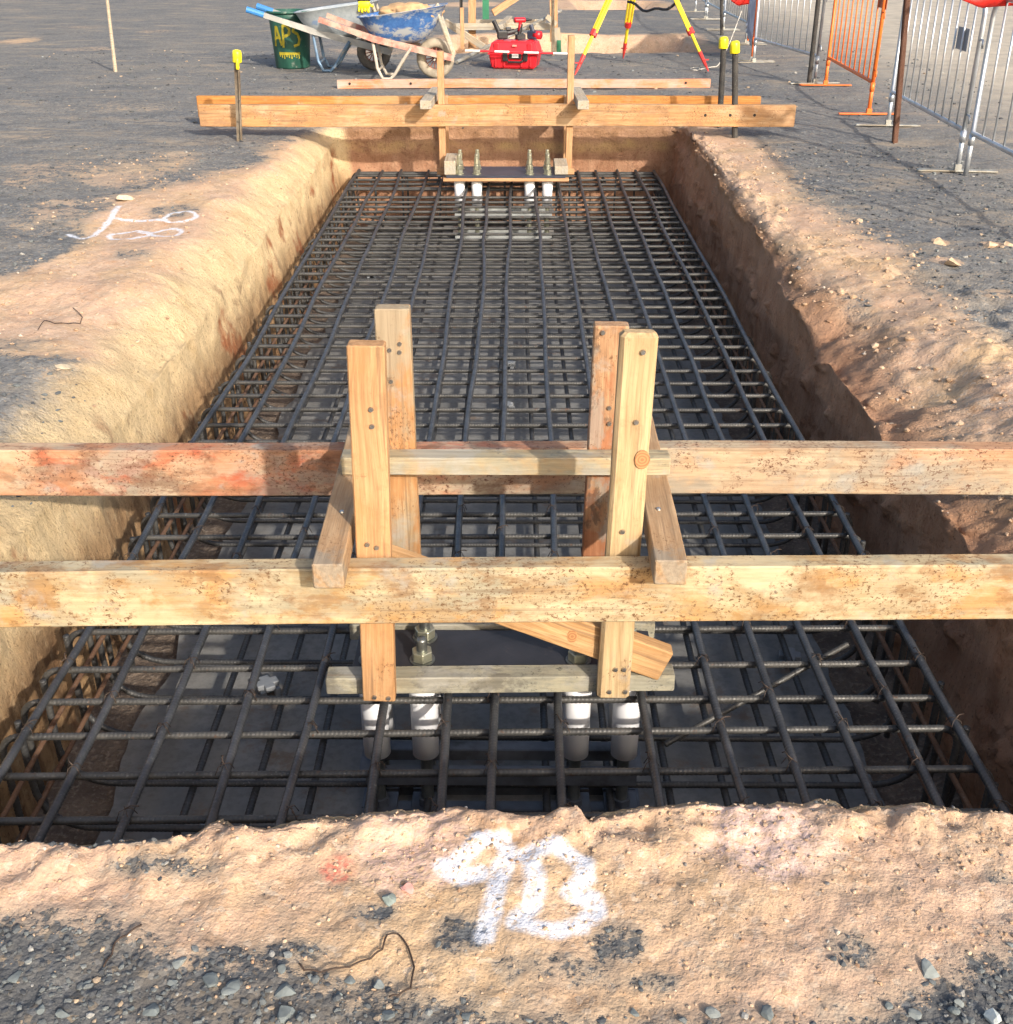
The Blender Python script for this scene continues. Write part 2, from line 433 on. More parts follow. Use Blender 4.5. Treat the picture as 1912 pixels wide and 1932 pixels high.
for a in ((140, 320, 160, 22, .44), (330, 300, 120, 16, .5), (60, 430, 90, 30, .42), (230, 300, 60, 8, .3), (250, 330, 120, 30, .62), (110, 395, 110, 24, .5), (60, 340, 60, 20, .55), (35, 76, 50, 7, .8), (150, 52, 70, 4, .55), (170, 92, 70, 5, .5), (300, 60, 50, 5, .5),
          (880, 8, 90, 7, .9), (700, 95, 110, 8, .62), (880, 120, 60, 8, .45), (240, 200, 160, 14, .34), (60, 260, 80, 12, .4), (430, 190, 20, 5, .7),
          (1775, 458, 20, 7, 1), (1873, 466, 32, 8, 1), (1780, 500, 40, 10, .8), (1660, 440, 60, 10, .5), (1880, 560, 45, 12, .55), (1500, 45, 60, 10, .35),
          (360, 1745, 38, 34, .95), (120, 1800, 40, 20, .40), (700, 1860, 70, 20, .5), (430, 1800, 60, 20, .48), (1050, 1830, 150, 40, .66)): patch(*a)
for a in ((140, 1597, 190, 11, 0.0), (870, 1765, 66, 46, .50), (1170, 1775, 66, 42, .50), (1235, 1850, 60, 24, .56), (1600, 1800, 55, 45, .55), (1880, 1660, 35, 18, .5),
          (560, 1790, 90, 25, .48), (700, 1720, 60, 20, .56), (1560, 1512, 40, 7, .3), (1330, 1522, 50, 7, .3), (500, 1560, 45, 8, .25), (300, 1640, 120, 22, .45),
          (330, 397, 60, 14, .56), (80, 470, 60, 40, .15), (130, 690, 90, 40, .22), (120, 760, 90, 50, .1), (30, 640, 90, 18, .6), (250, 480, 50, 12, .58), (1620, 560, 40, 20, .45), (440, 300, 70, 16, .25)): patch(*a)
road = sstep(3.0, 5.2, Xg - .02 * Yg)                                # paler trafficked ground beyond the barriers
nv = NR * NTc
co = np.stack([Xg, Yg, Zg], -1).reshape(-1, 3)
i = np.arange(NR - 1)[:, None]; j = np.arange(NTc)[None]; j2 = (j + 1) % NTc
quads = np.stack([i * NTc + j, (i + 1) * NTc + j, (i + 1) * NTc + j2, i * NTc + j2], -1).reshape(-1, 4)
quads = quads[:, ::-1]
def fast_mesh(name, co, quads, attrs=None, smooth=True):
    me = bpy.data.meshes.new(name); n = len(quads); k = quads.shape[1]
    me.vertices.add(len(co)); me.vertices.foreach_set('co', np.ascontiguousarray(co, dtype=np.float32).ravel())
    me.loops.add(n * k); me.loops.foreach_set('vertex_index', np.ascontiguousarray(quads, dtype=np.int32).ravel())
    me.polygons.add(n); me.polygons.foreach_set('loop_start', np.arange(0, n * k, k, dtype=np.int32))
    me.polygons.foreach_set('loop_total', np.full(n, k, dtype=np.int32))
    me.polygons.foreach_set('use_smooth', np.full(n, smooth))
    for nm, arr in (attrs or {}).items():
        a = me.attributes.new(nm, 'FLOAT', 'POINT'); a.data.foreach_set('value', np.ascontiguousarray(arr, dtype=np.float32).ravel())
    me.update(calc_edges=True); me.validate()
    return me
leftk = np.broadcast_to(wl_ + .12 * wf_ + .5 * wn_, Xg.shape)
gm = fast_mesh('ground', co, quads, {'clay': clay, 'wallk': WK, 'leftk': leftk, 'road': road, 'depth': Zg})
ground = link(bpy.data.objects.new('ground', gm)); tag(ground, kind='structure')

def ground_material():
    t = NT('ground_clay_and_gravel'); P = t.n('ShaderNodeNewGeometry').outputs['Position']
    clay = t.attr('clay'); wk = t.attr('wallk'); lk = t.attr('leftk'); rd = t.attr('road')
    xyz = t.n('ShaderNodeSeparateXYZ'); t.put(xyz.inputs[0], P); z = xyz.outputs[2]
    n_lo = t.noise(P, .8, 3); n_a = t.noise(P, 3.2, 6, .62, .4); n_b = t.noise(P, 17, 6, .66); n_c = t.noise(P, 75, 4, .6); n_f = t.noise(P, 260, 2, .6)
    # dark crushed planings
    g = t.mix(t.map(n_b, .3, .72), (.115, .118, .121), (.225, .225, .220))
    g = t.mix(t.map(n_a, .45, .75, 0, .7), g, (.25, .24, .222))
    g = t.mix(t.map(n_lo, .4, .7, 0, .45), g, (.275, .25, .21))
    pv = t.voro(P, 85, out=1); pvx = t.n('ShaderNodeSeparateXYZ'); t.put(pvx.inputs[0], pv)
    g = t.mix(t.map(pvx.outputs[0], .72, 1.0, 0, .6), g, (.30, .305, .30))
    g = t.mix(t.map(pvx.outputs[1], .88, 1.0, 0, .7), g, (.40, .31, .21))
    g = t.mix(t.map(pvx.outputs[2], .70, 1.0, 0, .5), g, (.055, .058, .064))
    vb = t.voro(P, 26, out=1); vbx = t.n('ShaderNodeSeparateXYZ'); t.put(vbx.inputs[0], vb)
    g = t.mix(t.math('MULTIPLY', t.map(vbx.outputs[0], .965, .99), t.map(t.voro(P, 26), .25, .4, 1, 0)), g, (.42, .36, .28))
    g = t.mix(t.map(n_f, .35, .7, 0, .35), g, (.075, .078, .082))
    n_s = t.noise(t.mapping(P, scale=(.55, 1.5, 1), loc=(4, 4, 0)), 2.3, 7, .68, .6)
    g = t.mix(t.map(n_s, .50, .70, 0, .75), g, (.33, .27, .20))
    g = t.mix(t.map(n_s, .46, .30, 0, .5), g, (.085, .088, .092))
    g = t.mix(t.math('MULTIPLY', t.map(xyz.outputs[1], 2.6, 1.7), .6), g, t.mix(1.0, g, (.46, .48, .51), 'MULTIPLY'))  # near gravel darkened and blued: foreground shade put into the colour
    dust = (.50, .44, .35)
    g = t.mix(t.math('MULTIPLY', rd, t.map(n_a, .25, .7, .55, 1.0)), g, dust)
    # clay
    c = t.mix(t.map(n_a, .3, .7), (.51, .335, .230), (.60, .425, .305))
    n_d = t.noise(t.mapping(P, loc=(7, 3, 1)), 1.7, 5, .6, .5)
    c = t.mix(t.map(n_d, .42, .68, 0, .75), c, (.57, .40, .225))
    n_e = t.noise(t.mapping(P, loc=(17, 9, 1)), 2.6, 5, .65, .5)
    c = t.mix(t.map(n_e, .50, .72, 0, .75), c, (.52, .345, .25))
    c = t.mix(t.map(t.noise(t.mapping(P, loc=(2, 19, 5)), 5.5, 6, .7), .56, .72, 0, .8), c, (.36, .19, .09))
    c = t.mix(t.map(n_b, .52, .72, 0, .5), c, (.40, .25, .14))
    c = t.mix(t.map(pvx.outputs[0], .82, 1.0, 0, .55), c, (.66, .54, .41))
    c = t.mix(t.map(pvx.outputs[1], .90, 1.0, 0, .5), c, (.24, .17, .11))
    c = t.mix(t.map(n_f, .35, .7, 0, .25), c, (.33, .20, .11))
    n_g = t.noise(t.mapping(P, loc=(31, 5, 2)), 6.5, 7, .72, .4)
    c = t.mix(t.map(n_g, .50, .70, 0, .6), c, (.33, .255, .18))
    c = t.mix(t.map(n_g, .44, .28, 0, .5), c, (.62, .50, .37))
    c = t.mix(t.map(t.noise(P, 30, 7, .75), .54, .70, 0, .55), c, (.29, .175, .10))
    mm = t.math('ADD', clay, t.math('MULTIPLY', t.math('SUBTRACT', n_a, .5), .8)); mm = t.math('ADD', mm, t.math('MULTIPLY', t.math('SUBTRACT', n_b, .5), .9))
    c = t.mix(t.map(mm, 1.05, .45, 0, .75), c, (.27, .235, .19))
    # chalky pink patch and a damp spot on the near bank
    for (px, py, rr, colr) in ((1440, 1580, .13, (.66, .48, .41)), (780, 1605, .12, (.62, .42, .33)), (640, 1640, .035, (.45, .14, .10))):
        q = G(px, py); dd = t.vm('DISTANCE', P, (q.x, q.y, 0.0), out=1)
        dd = t.math('ADD', dd, t.math('MULTIPLY', t.math('SUBTRACT', n_b, .5), rr * 1.4))
        c = t.mix(t.math('MULTIPLY', t.map(dd, rr * 1.15, rr * .5, 0, 1), t.map(n_c, .35, .6, .15, .9)), c, colr)
    m = t.math('ADD', clay, t.math('MULTIPLY', t.math('SUBTRACT', n_a, .5), 1.0))
    m = t.math('ADD', m, t.math('MULTIPLY', t.math('SUBTRACT', n_b, .5), 1.35))
    m = t.math('ADD', m, t.math('MULTIPLY', t.math('SUBTRACT', n_c, .5), .9))
    m = t.map(m, .26, .76)
    m = t.map(t.math('ADD', m, t.math('MULTIPLY', t.math('SUBTRACT', t.noise(P, 130, 3, .6), .5), 1.1)), .22, .78)
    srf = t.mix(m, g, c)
    # cut faces: strata by depth
    zz = t.math('ADD', z, t.math('MULTIPLY', t.math('SUBTRACT', t.noise(P, 1.6, 5, .6), .5), .16))
    streak = t.noise(t.mapping(P, scale=(1, 1, .16)), 9, 6, .65, .3)
    blot = t.noise(P, 6, 7, .68, .4)
    red = t.mix(t.map(streak, .3, .7), (.36, .185, .108), (.48, .275, .17))
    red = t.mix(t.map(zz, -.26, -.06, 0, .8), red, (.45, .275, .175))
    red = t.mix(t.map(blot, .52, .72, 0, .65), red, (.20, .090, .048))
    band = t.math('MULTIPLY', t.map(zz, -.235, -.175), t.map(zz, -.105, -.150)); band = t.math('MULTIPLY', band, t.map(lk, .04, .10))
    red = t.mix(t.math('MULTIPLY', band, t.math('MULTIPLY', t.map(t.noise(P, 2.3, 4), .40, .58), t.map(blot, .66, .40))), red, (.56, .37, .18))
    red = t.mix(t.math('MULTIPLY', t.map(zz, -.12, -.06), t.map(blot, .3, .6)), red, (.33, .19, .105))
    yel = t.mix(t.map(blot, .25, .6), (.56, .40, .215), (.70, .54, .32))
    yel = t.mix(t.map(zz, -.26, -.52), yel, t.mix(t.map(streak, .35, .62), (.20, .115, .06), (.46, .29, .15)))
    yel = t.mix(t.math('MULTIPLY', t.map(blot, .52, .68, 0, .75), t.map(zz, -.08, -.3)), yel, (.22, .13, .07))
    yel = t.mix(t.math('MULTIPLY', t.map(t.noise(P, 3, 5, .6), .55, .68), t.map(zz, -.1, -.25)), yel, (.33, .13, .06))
    wcol = t.mix(t.map(t.math('ADD', lk, t.math('MULTIPLY', t.math('SUBTRACT', n_a, .5), .5)), .25, .6), red, yel)
    wm = t.map(t.math('ADD', wk, t.math('MULTIPLY', t.math('SUBTRACT', n_a, .5), .7)), .25, .8)
    wcol = t.mix(t.map(n_b, .5, .72, 0, .55), wcol, t.mix(t.map(lk, .3, .6), (.44, .27, .16), (.60, .45, .27)))
    wcol = t.mix(t.map(n_c, .56, .7, 0, .5), wcol, (.10, .05, .028))
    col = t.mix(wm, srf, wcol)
    # sprayed white marks
    def W(*p): return [G(a, b) for a, b in p]
    nine = [W((838, 1636), (868, 1655), (905, 1650)), W((868, 1628), (905, 1598), (948, 1592), (962, 1620), (944, 1650)), W((946, 1640), (930, 1710), (915, 1768))]
    bee = [W((1000, 1620), (1012, 1665), (1002, 1710), (975, 1744)), W((985, 1622), (1045, 1603), (1100, 1630), (1104, 1658), (1080, 1684)), W((1085, 1688), (1122, 1700), (1126, 1718), (1096, 1742), (1040, 1756), (975, 1744))]
    D1 = None
    for s in nine + bee:
        d = seg_dist(t, P, s); D1 = d if D1 is None else t.math('MINIMUM', D1, d)
    D1 = t.math('ADD', D1, t.math('MULTIPLY', t.math('SUBTRACT', n_b, .5), .018))
    D1 = t.math('ADD', D1, t.math('MULTIPLY', t.math('SUBTRACT', n_c, .5), .022))
    p1 = t.map(D1, .026, .010)
    def Lm(*p): return [G(a * .3475, 166 + b * .3475) for a, b in p]
    left = [Lm((645, 650), (600, 705), (540, 755), (480, 790), (420, 795), (375, 778)), Lm((620, 700), (760, 708), (895, 704)), Lm((755, 756), (860, 782))]
    def ring(cx_, cy_, rx_, ry_):
        q = G(cx_ * .3475, 166 + cy_ * .3475); ax = G((cx_ + rx_) * .3475, 166 + cy_ * .3475).x - q.x; ay = (G(cx_ * .3475, 166 + (cy_ - ry_) * .3475).y - G(cx_ * .3475, 166 + (cy_ + ry_) * .3475).y) / 2
        v = t.vm('MULTIPLY', t.vm('SUBTRACT', P, (q.x, q.y, 0.0)), (1 / ax, 1 / ay, 0))
        v = t.vm('ADD', v, t.vm('SCALE', t.vm('SUBTRACT', n_col, (.5, .5, .5)), scale=.5))
        return t.math('MULTIPLY', t.math('ABSOLUTE', t.math('SUBTRACT', t.vm('LENGTH', v, out=1), 1.0)), min(ax, ay) * 1.25)
    n_col = t.noise(P, 4, 2, col=True)
    D2 = None
    for s in left:
        d = seg_dist(t, P, s); D2 = d if D2 is None else t.math('MINIMUM', D2, d)
    for e in ((985, 690, 88, 23), (700, 772, 105, 24), (895, 762, 82, 20)): D2 = t.math('MINIMUM', D2, ring(*e))
    D2 = t.math('ADD', D2, t.math('MULTIPLY', t.math('SUBTRACT', n_b, .5), .03))
    p2 = t.map(D2, .026, .006)
    pm = t.math('MULTIPLY', t.math('MAXIMUM', p1, p2), t.map(n_c, .34, .52, .30, 1))
    col = t.mix(t.math('MULTIPLY', pm, .85), col, (.66, .69, .75))
    # relief
    h = t.math('ADD', t.math('MULTIPLY', n_b, .9), t.math('MULTIPLY', n_c, .45))
    nrm = t.bump(h, .55, .014)
    nrm = t.bump(t.math('MULTIPLY', t.noise(P, 38, 8, .75), wm), .7, .03, nrm)
    peb = t.voro(P, 85); peb2 = t.voro(P, 190)
    nrm = t.bump(t.math('MULTIPLY', peb, t.mix(m, (1, 1, 1), (.35, .35, .35))), .5, -.005, nrm)
    nrm = t.bump(peb2, .35, -.002, nrm)
    nrm = t.bump(t.math('MULTIPLY', t.math('ADD', streak, t.math('MULTIPLY', blot, .8)), wm), .45, .03, nrm)
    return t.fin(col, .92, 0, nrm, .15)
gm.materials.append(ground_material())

# ---- pit floor: soil and the concrete blinding slab
def floor_grid(name, x0, x1, y0, y1, z, amp, step, mat):
    nx = int((x1 - x0) / step) + 1; ny = int((y1 - y0) / step) + 1
    X, Y = np.meshgrid(np.linspace(x0, x1, nx), np.linspace(y0, y1, ny))
    Z = z + fbm(X * 3, Y * 3, 0, 81, 4) * amp
    if name == 'concrete_blinding': X = X + (np.abs(X / x0) > .96) * vnoise(Y * 3.1, 0, 0, 91) * .03 + (np.abs(X) > 1.0) * vnoise(Y * 11, X, 0, 92) * .012
    idx = np.arange(nx * ny).reshape(ny, nx)
    q = np.stack([idx[:-1, :-1], idx[:-1, 1:], idx[1:, 1:], idx[1:, :-1]], -1).reshape(-1, 4)
    me = fast_mesh(name, np.stack([X, Y, Z], -1).reshape(-1, 3), q); me.materials.append(mat)
    o = link(bpy.data.objects.new(name, me)); return tag(o, kind='structure')
t = NT('pit_floor_soil'); P = t.coord(); a = t.noise(P, 9, 6, .65); b = t.noise(P, 60, 4)
c = t.mix(t.map(a, .3, .7), (.10, .075, .058), (.20, .15, .11)); c = t.mix(t.map(b, .5, .7, 0, .5), c, (.38, .31, .24))
soil_m = t.fin(c, .95, 0, t.bump(t.math('ADD', a, b), .8, .02))
floor_grid('pit_floor', -1.72, 1.62, 1.2, 10.1, ZF - .015, .012, .04, soil_m)
t = NT('blinding_concrete'); P = t.coord(); a = t.noise(P, 2.2, 6, .6); b = t.noise(P, 45, 5)
c = t.mix(t.map(a, .3, .7), (.155, .155, .15), (.25, .247, .235)); c = t.mix(t.map(b, .4, .7, 0, .4), c, (.10, .098, .092))
c = t.mix(t.map(t.noise(P, 5.5, 6, .7), .56, .68, 0, .8), c, (.17, .12, .085))
conc_m = t.fin(c, .85, 0, t.bump(b, .4, .004))
bl = floor_grid('concrete_blinding', -1.19, 1.09, 1.7, 9.72, ZF + .012, .003, .05, conc_m)

# ray-drop onto the ground
bpy.context.view_layer.update()
from mathutils.bvhtree import BVHTree
_bv = BVHTree.FromPolygons([tuple(v) for v in co.tolist()], quads.tolist())
def drop(x, y):
    h = _bv.ray_cast(Vector((x, y, 3)), Vector((0, 0, -1)))
    return (h[0].z, h[1]) if h[0] else (0.0, Vector((0, 0, 1)))
def GZ(px, py):
    """point of the real ground seen at a photo pixel"""
    h = _bv.ray_cast(Vector((0, 0, H)), ray(px, py).normalized())
    return h[0] if h[0] else G(px, py)

# ================================================================== MATERIALS for things
def steel_bar(name, a, b, rust=0.3, rustcol=(.10, .055, .035), rough=.5, metal=.35):
    t = NT(name); P = t.n('ShaderNodeNewGeometry').outputs['Position']
    n = t.noise(P, 9, 5, .6); n2 = t.noise(P, 38, 5, .65)
    c = t.mix(t.map(n, .3, .7), a, b)
    c = t.mix(t.map(n2, .74 - rust * .3, .82 - rust * .3, 0, .8), c, rustcol)
    c = t.mix(t.map(t.noise(P, 120, 3), .60, .72, 0, .5), c, (.22, .22, .21))
    return t.fin(c, t.map(n2, .3, .7, rough - .1, rough + .15), metal)
M = {}
M['bar_long'] = steel_bar('mill_steel_blue_grey', (.042, .045, .050), (.080, .083, .089), .34, rough=.42)
M['bar_cross'] = steel_bar('mill_steel_dark', (.045, .045, .044), (.095, .092, .085), .42, rough=.5)
M['bar_low'] = steel_bar('mill_steel_grey', (.045, .046, .048), (.080, .078, .074), .30, rough=.55)  # bottom mat and hairpins: slightly duller plain grey steel
M['bar_rust'] = steel_bar('rusty_steel', (.12, .060, .032), (.17, .095, .055), .6, (.08, .035, .018), rough=.8, metal=.1)
M['picket'] = steel_bar('picket_black_paint', (.018, .018, .018), (.05, .045, .04), .45, (.10, .06, .035), rough=.6, metal=.1)
M['picket_worn'] = steel_bar('picket_worn_brown', (.10, .075, .05), (.22, .18, .13), .5, (.03, .025, .02), rough=.75, metal=.1)
M['picket_rust'] = steel_bar('picket_rusty', (.075, .030, .016), (.12, .055, .032), .4, (.02, .014, .012), rough=.8, metal=.05)
M['galv'] = surf('galvanised_tube', (.50, .53, .56), .15, .42, .75, 8, (.32, .32, .31), .3, .1)
M['galv_dull'] = surf('dull_galvanised_foot', (.42, .43, .40), .2, .6, .4, 8, (.28, .25, .2), .5, .15)
M['zinc'] = surf('yellow_zinc_nut', (.50, .50, .38), .2, .35, .85, 30, (.25, .25, .2), .3, .1)
M['zinc_grey'] = surf('dark_zinc', (.20, .21, .20), .2, .4, .8, 30, (.08, .08, .075), .4, .1)
M['framesteel'] = surf('grey_primed_angle', (.12, .13, .15), .2, .5, .5, 14, (.05, .05, .05), .4, .1)
M['weld'] = surf('bright_plate', (.5, .52, .52), .2, .4, .6, 14)
M['pvc'] = surf('white_pvc', (.84, .85, .87), .03, .38, 0, 6, (.62, .58, .52), .16, .05)
M['plate'] = surf('black_formply', (.022, .022, .026), .3, .45, 0, 9, (.11, .085, .06), .28, .2, 40, 11)
M['orange'] = surf('orange_paint', (.78, .17, .03), .12, .45, .1, 10, (.55, .20, .10), .3, .1)
M['yellow_cap'] = surf('yellow_plastic', (.85, .72, .02), .08, .35, 0, 20, (.35, .28, .05), .15, .1)
M['dark_hole'] = surf('dark_recess', (.02, .015, .012), .1, .8)
M['red_flag'] = surf('fluorescent_red_tape', (.85, .05, .035), .1, .5)
M['screw'] = surf('bright_screw', (.45, .44, .42), .2, .3, .9, 60)
M['wire'] = surf('rusty_wire', (.055, .035, .025), .2, .7, .3)
M['string'] = surf('white_string', (.55, .52, .46), .1, .8)
M['black'] = surf('black_plastic', (.02, .02, .022), .3, .4)

# timbers
OR, RD, GY, BR, CRM, DK = (.52, .21, .05), (.46, .10, .035), (.33, .34, .31), (.24, .10, .04), (.70, .58, .36), (.08, .055, .04)
M['board_front'] = wood('form_board_cream', (.42, .315, .185), (.50, .39, .24), [((.50, .41, .25), .6, 2.6, .10), ((.45, .22, .06), .50, 5.0, .05), ((.27, .27, .21), .50, 7, .05), ((.24, .12, .05), .42, 13, .05), ((.42, .24, .08), .40, 3, .08), ((.54, .46, .30), .45, 6, .06)], 1.0, (.13, .065, .03), .2, False)
M['board_red'] = wood('form_board_red_stained', (.40, .275, .175), (.48, .35, .23), [((.48, .35, .22), .55, 3.0, .08), ((.45, .15, .07), .60, 3.6, .07), ((.42, .07, .03), .50, 8, .05), ((.29, .27, .22), .50, 6, .05), ((.50, .41, .28), .45, 5, .05), ((.17, .08, .045), .44, 12, .05), ((.46, .22, .11), .42, 4.4, .06)], 1.0, (.12, .05, .03), .25, False, xgrad={1: (.5, -.3), 2: (.3, -.3), 5: (.6, -.2)})
M['upright_clean'] = wood('pine_clean', (.46, .255, .12), (.54, .325, .165), [((.44, .22, .085), .4, 4, .08), ((.30, .16, .07), .25, 10, .05)], .3, grey=.05, knots=False)
M['upright_pale'] = wood('pine_pale', (.48, .335, .175), (.56, .41, .235), [((.26, .26, .21), .34, 7, .06), ((.42, .26, .12), .3, 5, .08)], .35, grey=.15, knots=False)
M['upright_old'] = wood('pine_old_stained', (.38, .27, .155), (.46, .35, .21), [((.42, .17, .045), .50, 4, .05), ((.30, .30, .23), .50, 4, .07), ((.08, .055, .04), .22, 10, .03)], .6, grey=.3, knots=False)
M['upright_rust'] = wood('pine_rust_stained', (.38, .21, .11), (.47, .29, .16), [((.34, .11, .045), .50, 6, .05), ((.28, .27, .23), .40, 8, .04), ((.07, .05, .04), .34, 14, .03)], .9, grey=.15, knots=False)
M['runner'] = wood('pine_runner', (.40, .26, .145), (.50, .345, .20), [((.34, .20, .10), .46, 4, .08), ((.26, .25, .21), .36, 7, .05)], .5, grey=.25, knots=False)
M['rail'] = wood('pine_grey_cement', (.38, .31, .19), (.46, .39, .25), [((.27, .27, .22), .52, 5, .08), ((.17, .16, .13), .40, 12, .04), ((.46, .29, .13), .4, 4, .06)], .5, (.09, .085, .07), .5, False)
M['bearer'] = wood('bearer_cement_covered', (.30, .27, .19), (.38, .34, .24), [((.27, .27, .22), .55, 4, .08), ((.11, .10, .085), .46, 14, .04), ((.42, .38, .26), .4, 9, .05)], .9, (.06, .055, .045), .5, False)
M['brace'] = wood('pine_fresh', (.48, .27, .115), (.57, .36, .18), [((.40, .20, .08), .25, 5, .08)], 0, grey=0, knots=False)
M['far_board'] = wood('far_board_honey', (.43, .245, .115), (.51, .32, .17), [((.50, .26, .10), .45, 3, .1), ((.30, .17, .09), .42, 6, .06), ((.54, .40, .25), .4, 4, .1)], .7, grey=.1, knots=False)
M['far_board_or'] = wood('far_board_orange', (.48, .20, .05), (.56, .27, .08), [((.36, .14, .04), .4, 3, .1), ((.52, .33, .17), .3, 4, .08)], .4, grey=.05, knots=False)
M['loose'] = wood('loose_plank_orange_paint', (0.504, 0.312, 0.212), (0.594, 0.394, 0.289), [((.70, .20, .06), .62, 3.2, .05), ((.40, .37, .33), .45, 4, .06)], .1, grey=.15, knots=False)
M['far_pine'] = wood('far_pine', (0.493, 0.270, 0.128), (0.578, 0.345, 0.192), [((.40, .22, .1), .25, 5, .06)], 0, grey=.08, knots=False)
M['far_pale'] = wood('far_pale_pine', (0.475, 0.387, 0.273), (0.563, 0.475, 0.352), [(GY, .5, 4, .08)], 0, grey=.3, knots=False)

# ================================================================== REINFORCEMENT CAGE
def rebar_mesh(name, pts, r, mat, bend=.07, pitch=.0115, n=8, rib=.11, wob=0, seed=0, ds=None):
    """ribbed bar along a polyline with rounded bends"""
    P = [np.array(p, float) for p in pts]; path = [P[0]]
    for k in range(1, len(P) - 1):
        a = P[k - 1] - P[k]; b = P[k + 1] - P[k]; la = np.linalg.norm(a); lb = np.linalg.norm(b)
        bd = min(bend, la * .49, lb * .49); A = P[k] + a / la * bd; B = P[k] + b / lb * bd
        for q in np.linspace(0, 1, 9): path.append((1 - q) ** 2 * A + 2 * q * (1 - q) * P[k] + q * q * B)
    path.append(P[-1]); path = np.array(path)
    L = np.concatenate([[0], np.cumsum(np.linalg.norm(np.diff(path, axis=0), axis=1))])
    ds = ds or pitch / 4; m = int(L[-1] / ds); s = np.linspace(0, L[-1], m)
    C = np.stack([np.interp(s, L, path[:, k]) for k in range(3)], -1)
    if wob:
        C[:, 0] += wob * fbm(s * .9, seed, 0, 5, 2); C[:, 2] += wob * .5 * fbm(s * .8, seed, 3, 9, 2)
    T = np.gradient(C, axis=0); T /= np.linalg.norm(T, axis=1)[:, None]
    ref = np.array([0, 0, 1.0]) if abs(T[m // 2][2]) < .9 else np.array([1.0, 0, 0])
    # planar bars: binormal is constant
    if len(P) > 2:
        nb_ = np.cross(P[1] - P[0], P[2] - P[1]); B_ = np.tile(nb_ / np.linalg.norm(nb_), (m, 1))
    else:
        B_ = np.cross(T, ref); B_ /= np.linalg.norm(B_, axis=1)[:, None]
    N_ = np.cross(B_, T)
    ph = 2 * np.pi * np.arange(n) / n
    rr = r * (1 + rib * np.clip(np.cos(2 * np.pi * s[:, None] / pitch + 1.9 * np.cos(ph[None])), -.2, 1) * np.abs(np.sin(ph[None] + .3)) ** .5 + .05 * (np.abs(np.cos(ph[None] + .3)) > .95))
    V = C[:, None] + rr[..., None] * (np.cos(ph)[None, :, None] * N_[:, None] + np.sin(ph)[None, :, None] * B_[:, None])
    i = np.arange(m - 1)[:, None]; j = np.arange(n)[None]; j2 = (j + 1) % n
    q = np.stack([i * n + j, i * n + j2, (i + 1) * n + j2, (i + 1) * n + j], -1).reshape(-1, 4)
    co_ = V.reshape(-1, 3)
    # caps as fans of quads
    c0 = np.array([[0, 1, 2, 3], [0, 3, 4, 7], [4, 5, 6, 7]]) if n == 8 else np.zeros((0, 4), int)
    q = np.concatenate([q, c0[:, ::-1], c0 + (m - 1) * n])
    me = fast_mesh(name, co_, q); me.materials.append(mat); return me

ZT = -0.318                                     # top mat, centre of the long bars
cage = empty('reinforcement_cage', (-.065, 5.8, ZF + .08), 'dark steel reinforcement cage tied from ribbed bars, filling the long excavated pit', 'rebar cage')
def cpart(name, me, loc, label=None, rz=0.0):
    o = bpy.data.objects.new(name, me); COL.objects.link(o); o.parent = cage
    o.location = Vector(loc) - cage.location; o.rotation_euler = (0, 0, rz)
    if label: o['label'] = label
    return o
near_x = [-1.226, -1.058, -.885, -.695, -.51, -.326, -.172, -.05, .126, .3375, .53, .68, .844, .986, 1.132]
far_x = [-1.28, -1.08, -.912, -.70, -.562, -.364, -.196, -.013, .18, .365, .52, .673, .84, 1.016, 1.16]
YC0, YC1 = 1.86, 9.66
r_ = random.Random(3)
for k in range(15):
    x0 = near_x[k] + (near_x[k] - far_x[k]) * .03; x1 = far_x[k]
    me = rebar_mesh('longitudinal_bar', [(x0, YC0 - .05, ZT - .45), (x0, YC0 - .05, ZT), ((x0 + x1) / 2 + r_.uniform(-.012, .012), 5.7, ZT + r_.uniform(-.004, .003)), (x1, YC1, ZT), (x1, YC1, ZT - .42)][1 if k % 2 else 1:], .0110, M['bar_long'], wob=.013, seed=k * 3.1, rib=.07)
    cpart('longitudinal_bar', me, (0, 0, 0))
# crosswise hooked bars of the top mat
def hooked(xh, depth, r, bend, seed, sag=0.0, up=-1, rib=.13, mat=None):
    pts = [(-xh, 0, up * depth), (-xh, 0, 0), (xh, 0, 0), (xh, 0, up * depth)]
    return rebar_mesh('hooked_crossbar', pts, r, mat or M['bar_cross'], bend=bend, rib=rib)
hk = [hooked(1.262 + .004 * s, .40 - .02 * s, .0094, .060, s) for s in range(3)]
ys_near = [1.86, 2.016, 2.17, 2.325, 2.462, 2.615, 2.80, 2.95, 3.075, 3.20, 3.37, 3.53, 3.69, 3.85, 4.00, 4.157, 4.325]
ys = ys_near + [4.325 + .1615 * q for q in range(1, 34)]
for k, y in enumerate(ys):
    if y > YC1 - .02: break
    if abs(y - 8.847) < .03: y = 8.975
    rz = .021 * max(0, 1 - (y - 1.8) / 3) + r_.uniform(-.004, .004)
    cb_ = cpart('hooked_crossbar', hk[k % 3], (-.065 + r_.uniform(-.012, .012), y + (r_.uniform(-.008, .008) if k > 16 else 0), ZT - .0225), rz=rz); cb_.scale.x = .972 + .02 * min(1, max(0, (y - 2) / 5))
# doubled end bars
for y in (YC1 - .03, YC1 - .075): cpart('hooked_crossbar', hk[0], (-.065, y, ZT - .0225))
